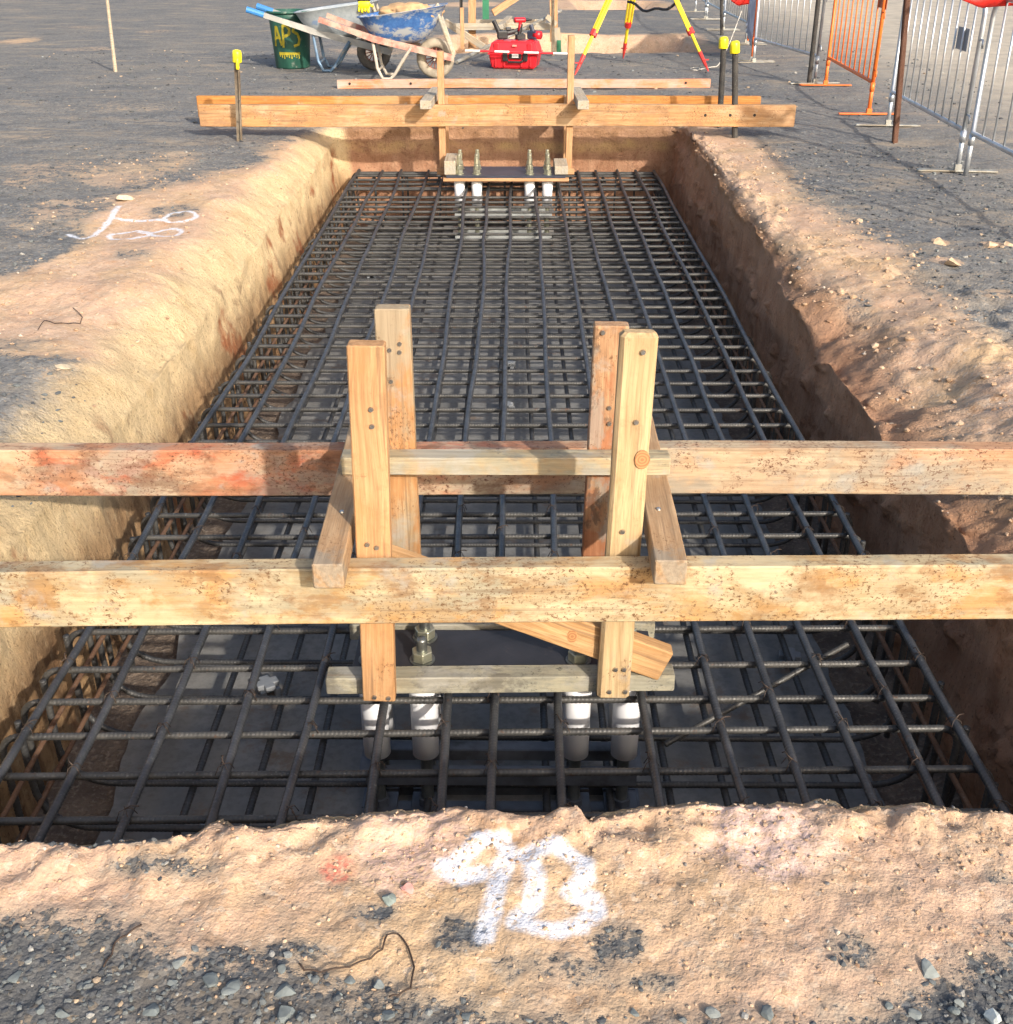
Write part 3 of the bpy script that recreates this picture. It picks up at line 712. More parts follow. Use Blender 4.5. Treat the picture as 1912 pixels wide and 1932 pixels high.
# bottom mat: U bars and long bars
ub = hooked(1.225, .36, .0094, .16, 9, up=1, mat=M['bar_low'])
ZL = -.700
for k in range(39):
    y = 1.95 + .2 * k + r_.uniform(-.012, .012)
    if y > YC1: break
    cpart('hooked_crossbar', ub, (-.065 + r_.uniform(-.015, .015), y, ZL), rz=r_.uniform(-.006, .006))
for k in range(13):
    x = -1.08 + k * .169 + r_.uniform(-.015, .015)
    me = rebar_mesh('longitudinal_bar', [(x, YC0, ZL - .021), (x + r_.uniform(-.02, .02), YC1, ZL - .021)], .0110, M['bar_low'], wob=.006, seed=50 + k, pitch=.014, rib=.08)
    cpart('longitudinal_bar', me, (0, 0, 0))
for (x, z) in ((-1.265, -.47), (-1.262, -.60), (1.14, -.46), (1.135, -.60)):
    me = rebar_mesh('longitudinal_bar', [(x, YC0, z), (x, YC1, z)], .0075, M['bar_rust'], wob=.008, seed=z * 9, pitch=.014, rib=.08)
    cpart('longitudinal_bar', me, (0, 0, 0), 'thin rusty bar along the side of the cage')
bm = bmesh.new()
for sg in (1, -1):
    tube(bm, [(-.018 * sg, -.016, -.012), (-.010 * sg, -.010, .010), (0, 0, .0135), (.010 * sg, .010, .010), (.018 * sg, .016, -.012)], .0011, 5)
tube(bm, [(.0, -.0, .0135), (.008, -.010, .018), (.010, -.022, .019), (.016, -.026, .014)], .0016, 5)
_tw = bm_obj('tie_wire', bm, steel_bar('tie_wire_steel', (.05, .035, .028), (.10, .07, .05), .5, rough=.6), None, True); tw_me = _tw.data; bpy.data.objects.remove(_tw)
cnt = 0
for yk in ys_near[1:16]:
    for k in range(15):
        if (k + int(yk * 7)) % 2 or cnt > 96: continue
        u = (yk - 2.0) / 7.5; x = near_x[k] + (far_x[k] - near_x[k]) * max(0, u)
        cpart('tie_wire', tw_me, (x, yk + x * .021 * max(0, 1 - (yk - 1.8) / 3), ZT), rz=r_.choice((0, 1.57, 3.1)) + r_.uniform(-.3, .3)); cnt += 1
# end hairpins at the far face
for k in range(9):
    x = -1.15 + k * .27
    me = rebar_mesh('end_hairpin', [(x, YC1 - .35, ZT - .05), (x, YC1 + .02, ZT - .05), (x, YC1 + .02, ZL + .03), (x, YC1 - .35, ZL + .03)], .009, M['bar_low'], bend=.06)
    cpart('end_hairpin', me, (0, 0, 0))
# loose offcut lying across the lower mat (right side, near)
a_, b_ = G(1600, 1215, -.40), G(1255, 1405, -.60)
me = rebar_mesh('loose_rebar_offcut', [tuple(a_), tuple(b_)], .0085, M['bar_cross'])
o = link(bpy.data.objects.new('loose_rebar_offcut', me)); tag(o, 'short ribbed bar offcut leaning diagonally inside the cage, right of the near bolt frame', 'rebar offcut')
# bar chairs on the slab
for k, (px, py) in enumerate(((505, 1298), (1490, 1245), (400, 1575), (1510, 770), (955, 770), (960, 690), (515, 850), (970, 850), (530, 640), (1250, 560), (700, 520), (1180, 1240))):
    q = G(px, py, ZF + .03)
    bm = bmesh.new()
    for (dx, dy) in ((-.03, -.03), (.03, -.03), (-.03, .03), (.03, .03)): box(bm, (dx * .8, dy * .8, .012), (.02, .02, .03), bev=.003)
    box(bm, (0, 0, .035), (.075, .035, .022), bev=.004); box(bm, (0, 0, .035), (.035, .075, .021), bev=.004)
    o = bm_obj('bar_chair', bm, surf('grey_plastic_chair%d' % k, (.22, .235, .25), .1, .5) if k == 0 else bpy.data.materials['grey_plastic_chair0'])
    o.location = (q.x, q.y, ZF + .012); o.rotation_euler = (0, 0, r_.uniform(0, 1.5))
    tag(o, 'small pale plastic bar chair standing on the concrete blinding under the cage', 'bar chair', 'bar chairs under the cage')

# ================================================================== LONG BOARDS ACROSS THE PIT
def px_board(name, pA, pB, Y_A, Y_B, zb, h, thk, mat, label, cat='board', group=None):
    """board on edge: front face from pixel-column pA (at depth Y_A) to pB"""
    a = AY(pA[0], pA[1], Y_A); b = AY(pB[0], pB[1], Y_B)
    p0 = Vector((a.x, Y_A + thk / 2, zb + h / 2)); p1 = Vector((b.x, Y_B + thk / 2, zb + h / 2))
    o = plank(name, p0, p1, thk, h, mat, None, up=(0, 0, 1), warp=.003, bev=.004)
    return tag(o, label, cat, group)
def long_board(name, x0, y0, x1, y1, zb, h, thk, mat, label, group=None):
    o = plank(name, (x0, y0 + thk / 2, zb + h / 2), (x1, y1 + thk / 2, zb + h / 2), thk, h, mat, None, warp=.003, bev=.004)
    return tag(o, label, 'board', group)
g_b = 'long boards laid on edge across the pit'
long_board('form_board', -2.3, 2.262, 2.3, 2.362, -.002, .153, .058, M['board_front'], 'cream timber board with rust speckles on edge across the pit, the nearest of them', g_b)
long_board('form_board', -2.6, 2.986, 2.6, 3.012, .0, .148, .06, M['board_red'], 'timber board with red and orange stains on edge across the pit, behind the tall uprights', g_b)
long_board('form_board', -2.42, 9.165, 2.17, 9.20, .093, .160, .055, M['far_board'], 'pale honey board with bolt holes near its right tip, across the pit far end', g_b)
fb = bpy.context.scene.objects['form_board.002']
long_board('form_board', -2.60, 9.83, 2.03, 9.86, .066, .165, .055, M['far_board_or'], 'orange timber board on edge, just behind the honey board at the pit far end', g_b)
# bolt holes on the far board
for px in (1331, 1378, 1424, 1472):
    q = AY(px, 217, 9.2); bm = bmesh.new()
    bmesh.ops.create_cone(bm, cap_ends=True, segments=14, radius1=.011, radius2=.011, depth=.004)
    o = bm_obj('bolt_hole', bm, M['dark_hole'], fb)
    yf = 9.165 + (q.x + 2.42) / 4.59 * .035 - .001
    o.matrix_local = WM[fb].inverted() @ (Matrix.Translation((q.x, yf, q.z)) @ Matrix.Rotation(math.pi / 2, 4, 'X'))
# loose plank on the ground
q0, q1 = G(637, 167), G(1340, 165)
o = plank('loose_plank', (q0.x, q0.y, .045), (q1.x, q1.y, .045), .05, .085, M['loose'], None, warp=.004); tag(o, 'thin loose plank splashed with orange paint, lying on the gravel beyond the pit', 'plank')
lp = o
for px in (660, 775, 1297):
    q = AY(px, 159, q0.y - .026); bm = bmesh.new(); bmesh.ops.create_cone(bm, cap_ends=True, segments=12, radius1=.012, radius2=.012, depth=.006)
    h_ = bm_obj('nail_hole', bm, M['dark_hole'], lp)
    h_.matrix_local = WM[lp].inverted() @ (Matrix.Translation((q.x, q0.y - .027 + (q1.y - q0.y) * (q.x - q0.x) / (q1.x - q0.x), .05)) @ Matrix.Rotation(math.pi / 2, 4, 'X'))

# ================================================================== BOLT FRAMES hung from the boards
def screw(parent_root, part, pos, nrm=(0, -1, 0), r=.0065):
    bm = bmesh.new()
    bmesh.ops.create_cone(bm, cap_ends=True, segments=12, radius1=r, radius2=r * .8, depth=.004)
    box(bm, (0, 0, .0018), (r * 1.2, r * .3, .0012)); box(bm, (0, 0, .0018), (r * .3, r * 1.2, .0011))
    o = bm_obj('screw', bm, M['screw'], part)
    W_ = Matrix.Translation(pos) @ Vector(nrm).to_track_quat('Z', 'Y').to_matrix().to_4x4()
    o.matrix_local = WM[part].inverted() @ W_
    return o
def anchor(root, x, y, zp, ztop, zend, rs, nut_mat, stack=False):
    W0 = Vector((x, y, zp)) - root.location
    bm = bmesh.new(); r0 = .015
    # threaded rod: fine rings
    prof = []; z = zend; 
    while z < ztop:
        prof.append((r0 * 1.0, z - zp)); prof.append((r0 * (.9 if z > ztop - .16 else 1.0), z - zp + .003)); z += .006
    prof = [(r0 * 1.15 if zz < -.29 else rr, zz) for rr, zz in prof]
    lathe(bm, prof + [(r0 * .7, ztop - zp + .002)], 14)
    rod = bm_obj('anchor_bolt', bm, M['zinc_grey'] if not stack else M['zinc'], root, True); rod.location = W0
    def nutm(zb, R_, h):
        bm = bmesh.new(); bmesh.ops.create_cone(bm, cap_ends=True, segments=6, radius1=R_, radius2=R_, depth=h)
        bmesh.ops.bevel(bm, geom=bm.edges[:], offset=.002, segments=1, affect='EDGES')
        o = bm_obj('nut', bm, nut_mat, rod); o.location = (0, 0, zb + h / 2); o.rotation_euler = (0, 0, random.uniform(0, 1)); return o
    nutm(.0045, .029, .028)
    if stack: nutm(.034, .024, .03); nutm(.072, .019, .05); 
    bm = bmesh.new(); bmesh.ops.create_cone(bm, cap_ends=True, segments=24, radius1=.034, radius2=.034, depth=.004)
    o = bm_obj('washer', bm, M['zinc_grey'] if not stack else M['zinc'], rod); o.location = (0, 0, .0023)
    bm = bmesh.new(); lathe(bm, [(rs * 1.05, -.02), (rs * 1.05, -.11), (rs, -.125), (rs * .98, rs_end), (rs * .90, rs_end), (rs * .90, rs_end + .02)], 28)
    o = bm_obj('plastic_sleeve', bm, M['pvc'], rod, True)
    bm = bmesh.new(); box(bm, (0, 0, zend - zp + .03), (.095, .095, .014), bev=.002); bmesh.ops.create_cone(bm, cap_ends=True, segments=6, radius1=.027, radius2=.027, depth=.024, matrix=Matrix.Translation((0, 0, zend - zp + .05)))
    bm_obj('end_plate', bm, M['framesteel'], rod)
rs_end = -.31

# --- near frame
nf = empty('bolt_template_frame', (-.02, 2.6, -.25), 'timber bolt template frame with tall square uprights hanging in the near end of the pit', 'bolt frame', 'timber frames holding the anchor bolts')
T_ = .045
uL = plank('upright', (-.343, 2.400, -.285), (-.322, 2.400, .675), .045, .083, M['upright_clean'], nf, up=(1, 0, 0))
uR = plank('upright', (.262, 2.405, -.282), (.279, 2.412, .700), .045, .083, M['upright_pale'], nf, up=(1, 0, 0), bev=.009)
bL = plank('upright', (-.298, 2.765, -.30), (-.300, 2.765, .645), .045, .088, M['upright_old'], nf, up=(1, 0, 0))
bRr = plank('upright', (.236, 2.765, -.30), (.250, 2.770, .600), .045, .088, M['upright_rust'], nf, up=(1, 0, 0))
ruL = plank('runner', (-.418, 2.217, .186), (-.436, 3.10, .183), .070, .064, M['runner'], nf)
ruR = plank('runner', (.358, 2.232, .188), (.372, 3.10, .185), .074, .064, M['runner'], nf)
rail = plank('cross_rail', (-.447, 2.708, .243), (.410, 2.712, .243), .058, .050, M['rail'], nf)
be1 = plank('bearer', (-.484, 2.447, -.266), (.424, 2.462, -.262), .058, .050, M['bearer'], nf)
be2 = plank('bearer', (-.455, 2.705, -.268), (.400, 2.712, -.266), .058, .050, M['bearer'], nf)
br = plank('brace', (.395, 2.442, -.205), (-.33, 2.442, .098), .045, .092, M['brace'], nf, up=(.38, 0, .92))
br['label'] = 'fresh pine brace fixed at a slant'
bm = bmesh.new(); box(bm, (-.022 - nf.location.x, 2.568 - nf.location.y, -.258 - nf.location.z), (.80, .185, .018), bev=.002)
bm_obj('template_plate', bm, M['plate'], nf)
# knot discs of fresh wood
def knot(part, root, pos, r, nrm=(0, -1, 0)):
    t_ = bpy.data.materials.get('knot_rings')
    if not t_:
        t = NT('knot_rings'); c = t.coord(); d = t.vm('LENGTH', c, out=1)
        d = t.math('ADD', d, t.math('MULTIPLY', t.noise(c, 30, 3), .006))
        t_ = t.fin(t.mix(t.map(t.math('SINE', t.math('MULTIPLY', d, 900)), -1, 1), (.34, .15, .06), (.46, .24, .10)), .6)
    bm = bmesh.new(); bmesh.ops.create_cone(bm, cap_ends=True, segments=20, radius1=r, radius2=r * .95, depth=.002)
    bmesh.ops.scale(bm, vec=(1, 1.35, 1), verts=bm.verts)
    o = bm_obj('knot', bm, t_, part)
    W_ = Matrix.Translation(pos) @ Vector(nrm).to_track_quat('Z', 'Y').to_matrix().to_4x4()
    o.matrix_local = WM[part].inverted() @ W_
q = AY(1080, 1201, 2.418); knot(br, nf, q, .0135)
q = AY(1212, 867, 2.386); knot(uR, nf, (q.x, 2.3845, q.z), .018)
for (part, px, py, Yf) in ((uL, 700, 773, 2.377), (uL, 702, 805, 2.377), (uL, 693, 1028, 2.377), (uL, 711, 1034, 2.377), (uL, 707, 1316, 2.377), (uL, 733, 1318, 2.377),
                           (uR, 1214, 665, 2.3845), (uR, 1201, 797, 2.3845), (uR, 1175, 1004, 2.384), (uR, 1162, 1264, 2.382), (uR, 1178, 1264, 2.382), (uR, 1150, 1306, 2.382), (uR, 1180, 1306, 2.382),
                           (bL, 735, 661, 2.742), (bL, 754, 649, 2.742), (bL, 754, 665, 2.742), (bL, 738, 720, 2.742), (bRr, 1138, 628, 2.742), (bRr, 1150, 770, 2.742), (bRr, 1150, 800, 2.742)):
    q = AY(px, py, Yf); screw(nf, part, (q.x, Yf - .001, q.z))
q = G(645, 965, .2185); screw(nf, ruL, q, (0, 0, 1)); q = G(1243, 960, .2205); screw(nf, ruR, q, (0, 0, 1))
for y in (2.515, 2.622):
    for x in (-.375, -.239, .177, .313): anchor(nf, x, y, -.249, -.18 if y < 2.55 else -.16, ZF + .02, .038, M['zinc'])
def angle_ring(root, z, x0, x1, y0, y1, name='angle_frame'):
    bm = bmesh.new(); l = root.location
    for y in (y0, y1):
        box(bm, ((x0 + x1) / 2 - l.x, y - l.y, z - l.z), (x1 - x0, .036, .006)); box(bm, ((x0 + x1) / 2 - l.x, y - l.y - .0195, z - l.z - .016), (x1 - x0, .005, .036))
    for x in (x0, x1): box(bm, (x - l.x, (y0 + y1) / 2 - l.y, z - l.z + .0065), (.036, y1 - y0 + .03, .006))
    return bm_obj(name, bm, M['framesteel'], root)
angle_ring(nf, -.625, -.41, .35, 2.515, 2.622); angle_ring(nf, -.755, -.41, .35, 2.515, 2.622)

# --- far frame
ff = empty('bolt_template_frame', (-.02, 9.4, -.26), 'small timber bolt template frame with a dark plate, hanging at the pit far end', 'bolt frame', 'timber frames holding the anchor bolts')
xa = lambda px, Y, z: AY(px, 300, Y).x
xf = lambda px, d=9.2: (px - 970) / 231
plank('upright', (-.555, 9.26, -.285), (-.555, 9.26, .63), .085, .050, M['far_pine'], ff, up=(1, 0, 0))
plank('upright', (.435, 9.26, -.28), (.435, 9.26, .74), .085, .050, M['far_pine'], ff, up=(1, 0, 0))
plank('upright', (-.555, 9.75, -.285), (-.555, 9.75, .25), .085, .048, M['far_pine'], ff, up=(1, 0, 0))
plank('upright', (.435, 9.75, -.28), (.435, 9.75, .25), .085, .048, M['far_pine'], ff, up=(1, 0, 0))
plank('runner', (-.655, 8.93, .285), (-.630, 9.93, .262), .085, .062, M['far_pale'], ff)
plank('runner', (.520, 8.93, .285), (.510, 9.93, .262), .085, .062, M['far_pale'], ff)
pl_ = Vector((0, 0, 0))
bm = bmesh.new(); box(bm, (-.055 - ff.location.x, 8.985 - ff.location.y, -.212 - ff.location.z), (.90, .38, .016), bev=.002)
bm_obj('template_plate', bm, surf('blue_black_plate', (.035, .042, .065), .2, .4, .2, 8, (.12, .10, .09), .3), ff)
plank('bearer', (-.53, 8.80, -.232), (.42, 8.805, -.232), .05, .022, M['far_pine'], ff)
plank('bearer', (-.60, 9.195, -.245), (.48, 9.195, -.245), .04, .046, M['far_pine'], ff)
plank('block', (-.478, 8.83, -.152), (-.478, 9.17, -.152), .085, .100, M['far_pale'], ff)
plank('block', (.365, 8.83, -.172), (.365, 9.17, -.172), .10, .060, M['far_pale'], ff)
rs_end = -.24
for y in (8.87, 9.07):
    for x in (-.411, -.278, .125, .262): anchor(ff, x, y, -.204, -.06, ZF + .04, .038, M['zinc'], True)
ab = None
m_w = M['framesteel']; M['framesteel'] = surf('galvanised_angle', (.42, .44, .43), .2, .45, .5)
angle_ring(ff, -.50, -.45, .30, 8.87, 9.07); angle_ring(ff, -.66, -.45, .30, 8.87, 9.07); M['framesteel'] = m_w

# ================================================================== STAR PICKETS
def picket(name, base, top, mat, cap, label, cat='picket', capm=None, r=.021, group='steel pickets with yellow caps'):
    root = empty(name, base, label, cat, group)
    v = Vector(top) - Vector(base); L = v.length
    bm = bmesh.new()
    # Y section extruded
    prof = []
    for k in range(3):
        a = math.pi / 2 + k * 2 * math.pi / 3
        for (rad, da) in ((r, -.16), (r, .16), (r * .28, math.pi / 3)): prof.append((rad * math.cos(a + da), rad * math.sin(a + da)))
    zs = np.linspace(-.12, L, 14); rings = [[bm.verts.new((x, y, z)) for x, y in prof] for z in zs]
    n = len(prof)
    for A, B in zip(rings[:-1], rings[1:]):
        for k in range(n): bm.faces.new((A[k], A[(k + 1) % n], B[(k + 1) % n], B[k]))
    bm.faces.new(rings[0][::-1]); bm.faces.new(rings[-1])
    rot = v.to_track_quat('Z', 'Y')
    o = bm_obj('post', bm, mat, root); o.rotation_mode = 'QUATERNION'; o.rotation_quaternion = rot
    if cap:
        bm = bmesh.new(); lathe(bm, [(r * 1.35, -.075), (r * 1.45, -.07), (r * 1.45, -.012), (r * 1.25, .008), (r * .5, .014)], 16, (0, 0, L))
        c_ = bm_obj('safety_cap', bm, M['yellow_cap'], root, True); c_.rotation_mode = 'QUATERNION'; c_.rotation_quaternion = rot
        if cap == 2:
            bm = bmesh.new(); lathe(bm, [(.011, -.12), (.013, -.11), (.013, -.05), (.009, -.04)], 12, (-.038, -.01, L))
            c_ = bm_obj('hanging_cap', bm, M['yellow_cap'], root, True); c_.rotation_mode = 'QUATERNION'; c_.rotation_quaternion = rot
    return root
b = GZ(453, 266); picket('star_picket', b, AY(447, 97, b.y), M['picket_worn'], 2, 'worn brown steel picket with yellow cap standing before the left end of the honey board', r=.024)
b = GZ(1386, 260); picket('star_picket', b, AY(1387, 80, b.y), M['picket'], 1, 'black steel picket with yellow cap closer to the camera, touching the honey board', r=.026)
b = Vector((AY(1362, 180, 9.72).x, 9.72, drop(1.8, 9.72)[0])); picket('star_picket', b, AY(1366, 72, 9.72), M['picket'], 1, 'black steel picket with yellow cap farther back, against the orange board', r=.026)
b = GZ(1688, 269); picket('star_picket', b, AY(1722, -120, b.y), M['picket_rust'], 0, 'tall leaning rusty brown picket standing beside the nearest silver barriers', r=.026, group=None)
b = GZ(1526, 159); picket('star_picket', b, AY(1551, -60, b.y), M['picket'], 0, 'tall black and grey picket leaning beside the orange barrier', r=.026, group=None)
b = GZ(1362, 66); picket('star_picket', b, AY(1361, -80, b.y), M['picket'], 0, 'black picket standing far back among the silver barriers', r=.028, group=None)
b = GZ(218, 135); q = AY(200, -20, b.y)
bm = bmesh.new(); tube(bm, [(0, 0, -.03), Vector(q) - Vector(b)], .021, 8, r2=.017)
o = bm_obj('survey_stake', bm, M['far_pale'], None); o.location = b; tag(o, 'thin pale wooden stake leaning alone in the gravel on the far left', 'stake')

# ================================================================== CROWD BARRIERS along the right
def barrier(a, b, mat, footmat, label, group, h=1.08, zb=.27, n=11, plac=None, foot_a=True, foot_b=True, cloth=False, lean=(0, 0)):
    a, b = Vector(a), Vector(b); L = (b - a).xy.length; ang = math.atan2(b.y - a.y, b.x - a.x)
    root = empty('crowd_barrier', a, label, 'barrier', group, ang)
    dz = b.z - a.z
    bm = bmesh.new(); rr = .017
    loop = []
    for (cx_, cz, a0) in ((L - .12 - .03, h - .12, 0), (.15, h - .12, 90), (.15 - .11, zb, 180), (L - .04, zb, 270)):
        if a0 in (0, 90):
            for q in range(6): loop.append((cx_ + .12 * math.cos(R(a0 + q * 18)), 0, cz + .12 * math.sin(R(a0 + q * 18))))
        else: loop.append((cx_, 0, cz))
    tube(bm, loop, rr, 10, closed=True)
    for x in (.04, L - .04): tube(bm, [(x, 0, zb), (x, 0, .0)], rr, 10)
    for x in (.04, L - .04): tube(bm, [(x, 0, zb - .005), (x, 0, zb - .075)], rr * 1.25, 10)
    # hooks
    for z in (zb + .10, h - .25): tube(bm, [(L - .04, 0, z), (L + .02, 0, z), (L + .03, 0, z - .05)], .007, 6)
    bm_obj('frame', bm, mat, root, True)
    bm = bmesh.new()
    for k in range(1, n): tube(bm, [(.04 + (L - .08) * k / n, 0, zb), (.04 + (L - .08) * k / n, 0, h - .005)], .0072, 8)
    bm_obj('infill_bars', bm, mat, root, True)
    for x, ok in ((.04, foot_a), (L - .04, foot_b)):
        if not ok: continue
        bm = bmesh.new(); box(bm, (0, 0, .012), (.055, .52, .010), bev=.002); box(bm, (0, 0, .03), (.044, .044, .05), bev=.002)
        tube(bm, [(0, 0, .03), (0, 0, .20)], .012, 8)
        o = bm_obj('foot', bm, footmat, root); o.location = (x, 0, 0); o.rotation_euler = (0, 0, random.uniform(-.05, .05))
    if plac:
        px_, pz, pm = plac
        bm = bmesh.new(); box(bm, (0, 0, 0), (.25, .004, .14), bev=.001)
        o = bm_obj('placard', bm, pm, root); o.location = (px_, .014, pz)
        bm = bmesh.new()
        for k in range(5): box(bm, (-.045 + k * .022, 0, 0), (.014, .002, .018))
        box(bm, (0, 0, -.03), (.10, .0018, .004))
        o2 = bm_obj('embossed_line', bm, M['galv_dull'], o); o2.location = (0, .0035, .0)
    if cloth:
        bm = bmesh.new(); nx, nz = 24, 14; V = [[bm.verts.new((.03 + (L - .06) * i / nx, -.024 - .012 * math.sin(i * 1.3) - .006 * math.sin(i * 2.9 + j), .16 + (h - .12) * j / nz)) for j in range(nz + 1)] for i in range(nx + 1)]
        for i in range(nx):
            for j in range(nz): bm.faces.new((V[i][j], V[i + 1][j], V[i + 1][j + 1], V[i][j + 1]))
        bmesh.ops.solidify(bm, geom=bm.faces[:], thickness=.003)
        bm_obj('shade_cloth', bm, surf('blue_grey_cloth', (.33, .37, .46), .15, .8, 0, 4), root, True)
    root.rotation_euler = (math.asin(0), -math.asin(dz / L) if L else 0, ang)
    return root
gB = 'silver crowd barriers in a line on the right'
M['placard_g'] = surf('grey_placard', (.22, .24, .27), .1, .5)
M['placard_o'] = surf('brown_red_placard', (.40, .10, .05), .1, .5)
p0 = GZ(1809, 327); p1 = GZ(1673, 237); p2 = GZ(1641, 218); p3 = GZ(1556, 161); p4 = GZ(1540, 159.5); p5 = GZ(1420, 118)
pr = Vector((2.90, 5.55, drop(2.9, 5.55)[0]))
barrier(p0 + Vector((0.02, -.04, 0)), pr, M['galv'], M['galv_dull'], 'nearest silver crowd barrier, cut off by the right edge of the photo', gB, foot_a=False, plac=None)
barrier(p1, p0, M['galv'], M['galv_dull'], 'silver crowd barrier with a grey placard, between the rusty picket and the nearest barrier', gB, plac=(1.62, .80, M['placard_g']))
barrier(p3, p2, M['orange'], M['orange'], 'bright orange crowd barrier standing among the silver ones', None, n=10, plac=(1.82, .92, M['placard_o']))
barrier(p5, p4, M['galv'], M['galv_dull'], 'silver crowd barrier directly behind the bright orange one', gB)
p6 = GZ(1411, 84); p7 = GZ(1364, 57); p8 = GZ(1333, 37); p9 = GZ(1312, 22)
barrier(p6, p5 + Vector((.02, .12, 0)), M['orange'], M['galv_dull'], 'orange barrier covered with blue grey cloth, seen almost end on', None, n=14, cloth=True)
barrier(p7, p6 + Vector((0, .1, 0)), M['galv'], M['galv_dull'], 'silver crowd barrier just beyond the cloth covered orange one', gB)
barrier(p8, p7 + Vector((0, .1, 0)), M['galv'], M['galv_dull'], 'silver crowd barrier far back, second beyond the cloth covered one', gB)
barrier(p9, p8 + Vector((0, .1, 0)), M['galv'], M['galv_dull'], 'farthest silver crowd barrier at the top of the photo', gB)
# hanging red tape ends
def flag(name, px, py, Y, wd, ht, label, sx=1):
    q = AY(px, py, Y); bm = bmesh.new(); nx = 9
    V = []
    for i in range(nx + 1):
        u = i / nx; x = (u - .5) * wd; zz = -.06 * u * ht * 0
        V.append([bm.verts.new((x, .03 * math.sin(u * 5 + j), ht / 2 - ht * j / 4 * (1 - .55 * abs(u - .4)) - .05 * u)) for j in range(5)])
    for i in range(nx):
        for j in range(4): bm.faces.new((V[i][j], V[i + 1][j], V[i + 1][j + 1], V[i][j + 1]))
    bmesh.ops.solidify(bm, geom=bm.faces[:], thickness=.0015)
    o = bm_obj(name, bm, M['red_flag'], None, True); o.location = q
    return tag(o, label, 'flag tape', 'red tape flags on the barriers')
flag('tape_flag', 1866, -14, 7.55, .34, .13, 'larger red tape flag hanging on the nearest silver barrier at the right')
flag('tape_flag', 1398, -6, 14.4, .22, .15, 'small red tape flag far back above the cloth covered barrier')

# ================================================================== SURVEY TRIPOD
fA, fB, fC = GZ(1085, 141), GZ(1176, 110), GZ(1337, 134)
apex = Vector((1.42, 14.15, 1.46))
tri = empty('survey_tripod', ((fA + fB + fC) / 3), 'yellow survey tripod with red feet and a black strap standing on the gravel', 'tripod')
M['yellow'] = surf('yellow_paint', (.80, .62, .03), .08, .4, 0, 10, (.5, .4, .1), .2, .1)
M['redp'] = surf('red_paint', (.62, .035, .03), .12, .45, 0, 10, (.5, .2, .12), .25, .1)
T0 = tri.location
for k, f in enumerate((fA, fB, fC)):
    top = apex + (f - apex).normalized() * .10; d = (f - top).normalized(); side = d.cross(Vector((0, 1, 0))).normalized()
    rad = (f - apex); rad.z = 0; side = d.cross(rad.normalized()).normalized()
    mid = top + (f - top) * .55; bot = top + (f - top) * .87
    bm = bmesh.new()
    for s in (-1, 1):
        a, b2 = top + side * .036 * s, mid + side * .034 * s
        tube(bm, [a - T0, b2 + d * .25 - T0], .013, 8)
    bb = [mid - d * .2 - T0, bot - T0]; tube(bm, bb, .019, 8)
    leg = bm_obj('leg', bm, M['yellow'], tri)
    bm = bmesh.new()
    a = mid + d * .22 - T0
    tube(bm, [a, a + d * .07], .042, 8); bm_obj('clamp', bm, M['redp'], leg)
    bm = bmesh.new(); a = top - T0; tube(bm, [a, a + d * .42], .040, 6); bm_obj('leg_sleeve', bm, M['redp'], leg) if False else bm.free()
    bm = bmesh.new(); a = top + (f - top) * .31 - T0; tube(bm, [a, a + d * .09], .046, 8); bm_obj('hinge_block', bm, M['redp'], leg)
    bm = bmesh.new(); tube(bm, [bot - T0 - d * .02, bot + d * .13 - T0], .024, 8, r2=.018); tube(bm, [bot + d * .13 - T0, f + d * .02 - T0], .018, 8, r2=.002)
    box(bm, bot + d * .07 - T0 + rad.normalized() * .03, (.075, .03, .012))
    bm_obj('foot', bm, M['redp'], leg)
bm = bmesh.new(); lathe(bm, [(.06, -.05), (.085, -.03), (.085, .0), (.03, .01), (.03, .03)], 20, apex - T0); bm_obj('head', bm, M['redp'], tri)
bm = bmesh.new(); 
sa, sb = AY(1185, 3, 14.6), AY(1283, 3, 14.0)
pts = [sa.lerp(sb, u) + Vector((0, 0, -.09 * math.sin(u * math.pi) + .02 * math.sin(u * 14))) - T0 for u in np.linspace(0, 1, 14)]
tube(bm, pts, .016, 6); e = AY(1262, 14, 13.9) - T0; tube(bm, [pts[-3], e], .012, 6)
bm_obj('strap', bm, M['black'], tri)
# string from the barrier to the ground
a, b = AY(1400, 20, 14.4), GZ(1315, 132)
bm = bmesh.new(); pts = [a.lerp(b, u) + Vector((0, 0, -.28 * math.sin(u * math.pi))) for u in np.linspace(0, 1, 22)]
for k in range(10): pts.append(b + Vector((.05 * math.sin(k * .9) - .03, .09 * math.cos(k * .9) - .05, .008 + .002 * k)))
pts = [Vector((p.x, p.y, max(p.z, drop(p.x, p.y)[0] + .005))) for p in pts]
tube(bm, pts, .0055, 6); o = bm_obj('string', bm, M['string']); tag(o, 'slack white string running from the barriers down to the tripod foot', 'string')

